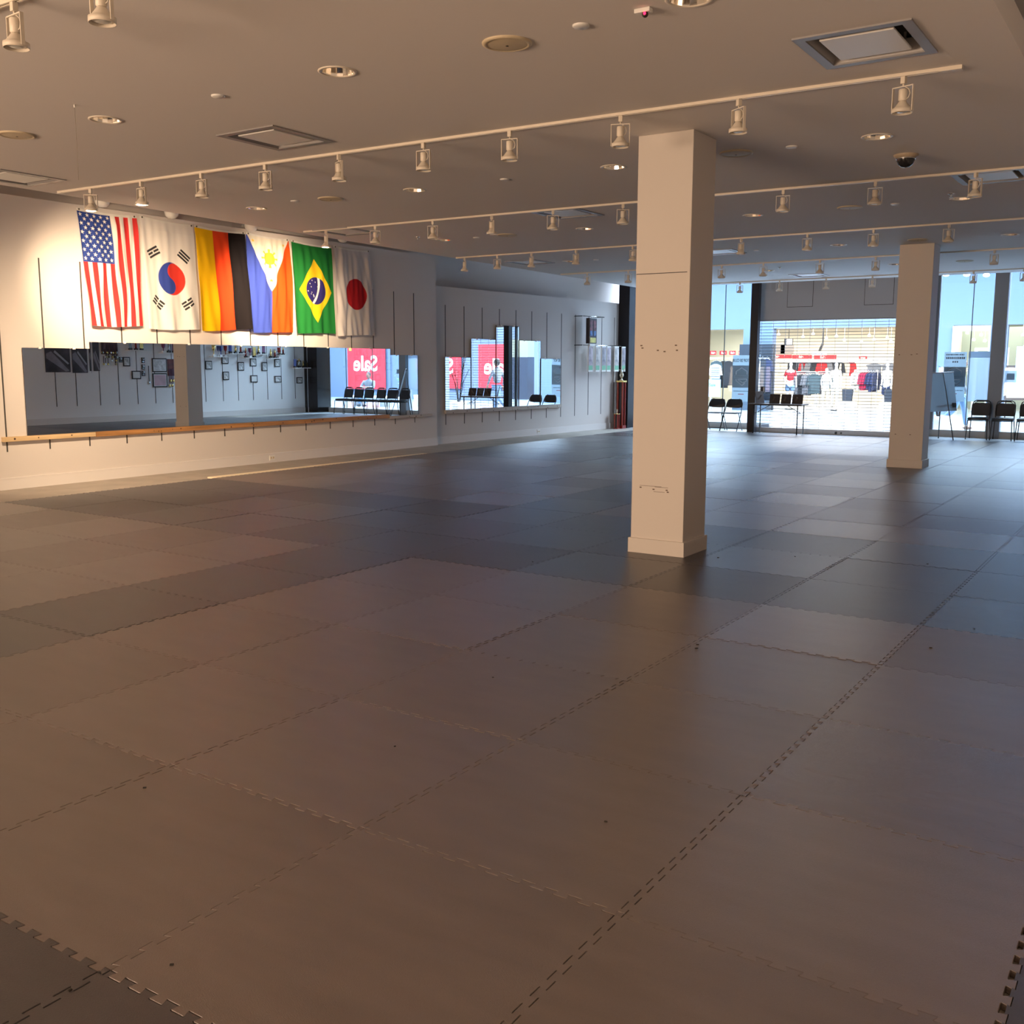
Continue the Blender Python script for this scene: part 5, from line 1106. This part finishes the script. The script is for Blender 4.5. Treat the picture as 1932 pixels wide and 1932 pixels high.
def plaque(i, y0, y1, z0, z1, lb):
    t, a, b = on_wall('plaque', lb, 'plaque', y0, y1, z0, z1, 'small black medal plaques'); MB().box((-0.018, -a, -b), (0, a, b)).build('board', FRAMEK, t); MB().lathe([(0.018, 0), (0.034, 0), (0.034, 0.005), (0.018, 0.005)], c=(-0.018, 0, b*0.40), n=16, axis=(-1, 0, 0)).build('medallion', CHROME, t); MB().box((-0.021, -a*0.6, -b*0.72), (-0.018, a*0.6, -b*0.30)).build('name_plate', CHROME, t)
for i, (x0, y0_, x1, y1_, lb) in enumerate([(536, 283, 596, 368, 'small black plaque left of the reflected photo frame'), (892, 290, 946, 378, 'small black plaque, top of the reflected column of three'), (896, 400, 950, 482, 'small black plaque, middle of the reflected column of three'), (900, 498, 954, 582, 'small black plaque, bottom of the reflected column of three')]):
    (a, b), (c, d) = wl(*rA(x0, y0_)), wl(*rA(x1, y1_)); plaque(i, a, c, d, b, lb)
def fr(rect, R, m, lb, grp='black photo frames on the award wall', **k):
    (a, b), (c, d) = wl(*R(rect[0], rect[1])), wl(*R(rect[2], rect[3])); awframe(lb, min(a, c), max(a, c), d, b, m, grp, **k)
fr((600, 280, 715, 430), rA, PHOTO, 'black photo frame beside the medal rack, reflected in the mirror')
fr((738, 500, 886, 632), rA, PAPER, 'black frame with pale certificate, reflected below the plaques')
CERT = mat('certificate', (0.66, 0.66, 0.66), 0.6, var=0.35, vscale=14); PINKC = mat('pink_certificate', (0.62, 0.42, 0.48), 0.6, var=0.15, vscale=3)
fr((1058, 300, 1296, 520), rA, CERT, 'large black frame with white script sheet, upper of the reflected pair'); fr((1068, 540, 1304, 758), rA, PINKC, 'large black frame with pink sheet, lower of the reflected pair')
BW = [(100, 350, 212, 490), (365, 265, 475, 400), (385, 525, 487, 660), (625, 370, 730, 510), (825, 310, 928, 440), (835, 585, 947, 700), (1015, 375, 1108, 515), (1222, 320, 1312, 450), (1225, 595, 1333, 700), (1575, 345, 1655, 445), (1580, 615, 1675, 715)]
BL_ = ['black photo frame beside the tan pillar reflection', 'black photo frame just under the first reflected shelf', 'black photo frame, lower one left of the reflected lower row', 'black photo frame between the first and second low shelves', 'black photo frame, upper one right of the second shelf item',
       'black frame with pale certificate in the reflected lower row', 'black photo frame under the third low shelf, upper row', 'black photo frame under the right end of the high shelves', 'black photo frame with dark round subject, reflected lower row', 'black photo frame leaning on the low right shelf', 'black photo frame, lowest and nearest the dark corner reflection']
for i, (q, lb) in enumerate(zip(BW, BL_)): fr(q, rB, mat('photo_bw%d' % (i % 4), (0.55, 0.55, 0.55), 0.5, var=0.7, vscale=8+3*(i % 4)) if i != 5 else PAPER, lb)
(a, b), (c, d) = wl(*rA(1003, 420)), wl(*rA(1012, 690))
t, ha, hb = on_wall('hanging_medal', 'single medal on a long black ribbon, reflected beside the large frames', 'medal', a-0.02, a+0.02, d, b, GR); MB().box((-0.02, -0.012, -hb), (-0.016, 0.012, hb)).build('ribbon', BLACKM, t); MB().lathe([(0, 0), (0.04, 0), (0.04, 0.006), (0, 0.006)], c=(-0.018, 0.01, -hb), n=16, axis=(-1, 0, 0)).build('medal', CHROME, t)
(a, b), (c, d) = wl(*rA(1305, 315)), wl(*rA(1420, 755))
t, ha, hb = on_wall('medal_display', 'narrow dark red medal display beside the large frames, reflected', 'medal display', a, c, d, b, GR); MB().box((-0.02, -ha, -hb*0.2), (0, ha, hb)).build('cloth', mat('display_red', (0.16, 0.03, 0.025), 0.6, var=0.5, vscale=6), t)
for i in range(4):
    MB().box((-0.026, -ha*0.7+i*ha*0.45-0.012, -hb*0.75), (-0.022, -ha*0.7+i*ha*0.45+0.012, hb*0.3)).build('ribbon', mat('ribbon_purple', (0.10, 0.04, 0.09), 0.6), t); MB().lathe([(0, 0), (0.04, 0), (0.04, 0.006), (0, 0.006)], c=(-0.026, -ha*0.7+i*ha*0.45, -hb*(0.55 if i % 2 else 0.9)), n=16, axis=(-1, 0, 0)).build('medal', GOLD, t)
def wshelf(rect, R, lb):
    (a, b), (c, d) = wl(*R(rect[0], rect[1])), wl(*R(rect[2], rect[3])); z = (b+d)/2
    tag(MB().box((WX-0.22, a, z-0.022), (WX, c, z)).build('wall_shelf', WHITEP), lb, 'shelf', 'white trophy shelves on the award wall'); return a, c, z
def wtrophy(lb, y, z, h, m, kind):
    t = thing('trophy', lb, 'trophy', (WX-0.11, y, z), 0, 'small trophies on the award wall shelves')
    MB().box((-0.035, -0.045, 0), (0.035, 0.045, h*0.18)).build('base', BLACKM if kind else WHITE, t)
    if kind == 0: MB().lathe([(0.012, h*0.18), (0.012, h*0.45), (0.05, h*0.62), (0.06, h), (0.05, h), (0.04, h*0.66), (0, h*0.55)], n=14).build('cup', m, t)
    elif kind == 1: MB().tube([(0, 0, h*0.18), (0, 0, h*0.70)], 0.028, 10).build('column', m, t); MB().tube([(0, 0, h*0.70), (0, 0, h*0.88)], [0.025, 0.018], 8).ball((0, 0, h*0.94), 0.022, 10).build('figure', GOLD, t)
    else: MB().box((-0.012, -0.05, h*0.18), (0.012, 0.05, h)).build('plate', m, t)
SH = [((640, 165, 906, 175), rA, 'white shelf with small trophies beside the medal rack, reflected'), ((1170, 208, 1416, 218), rA, 'white shelf with book and gold trophy above the large frames, reflected'),
      ((165, 268, 440, 290), rB, 'white shelf above the frames next to the pillar, reflected'), ((430, 222, 685, 236), rB, 'white shelf, second from the pillar, higher one, reflected'), ((690, 295, 900, 300), rB, 'white shelf, third from the pillar, lower one, reflected'),
      ((890, 234, 1055, 240), rB, 'white shelf, fourth from the pillar, higher one, reflected'), ((1095, 298, 1300, 310), rB, 'white shelf, fifth from the pillar, lower one, reflected'), ((1240, 248, 1360, 256), rB, 'white short shelf with pale bear award, reflected'), ((1490, 457, 1690, 465), rB, 'white low shelf nearest the window end, reflected')]
TM = [GOLD, mat('trophy_blue', (0.04, 0.07, 0.30), 0.3), CHROME, mat('trophy_purple', (0.18, 0.05, 0.14), 0.4), WINE]
rt_ = random.Random(17); SN = ['beside the medal rack', 'above the large frames', 'next to the pillar', 'second from the pillar', 'third from the pillar', 'fourth from the pillar', 'fifth from the pillar', 'with the bear award', 'nearest the window end']
for k, (rect, R, lb) in enumerate(SH):
    a, c, z = wshelf(rect, R, lb); n = max(2, int((c-a)/0.16)); n = min(n, 4)
    for i in range(n):
        kd = rt_.randrange(3); wtrophy(f'small {["cup trophy", "figure trophy", "plate award"][kd]} on the reflected shelf {SN[k]}, {ORD[i]} from the left', a+(i+0.5)/n*(c-a), z, rt_.uniform(0.20, 0.34), TM[rt_.randrange(5)], kd)
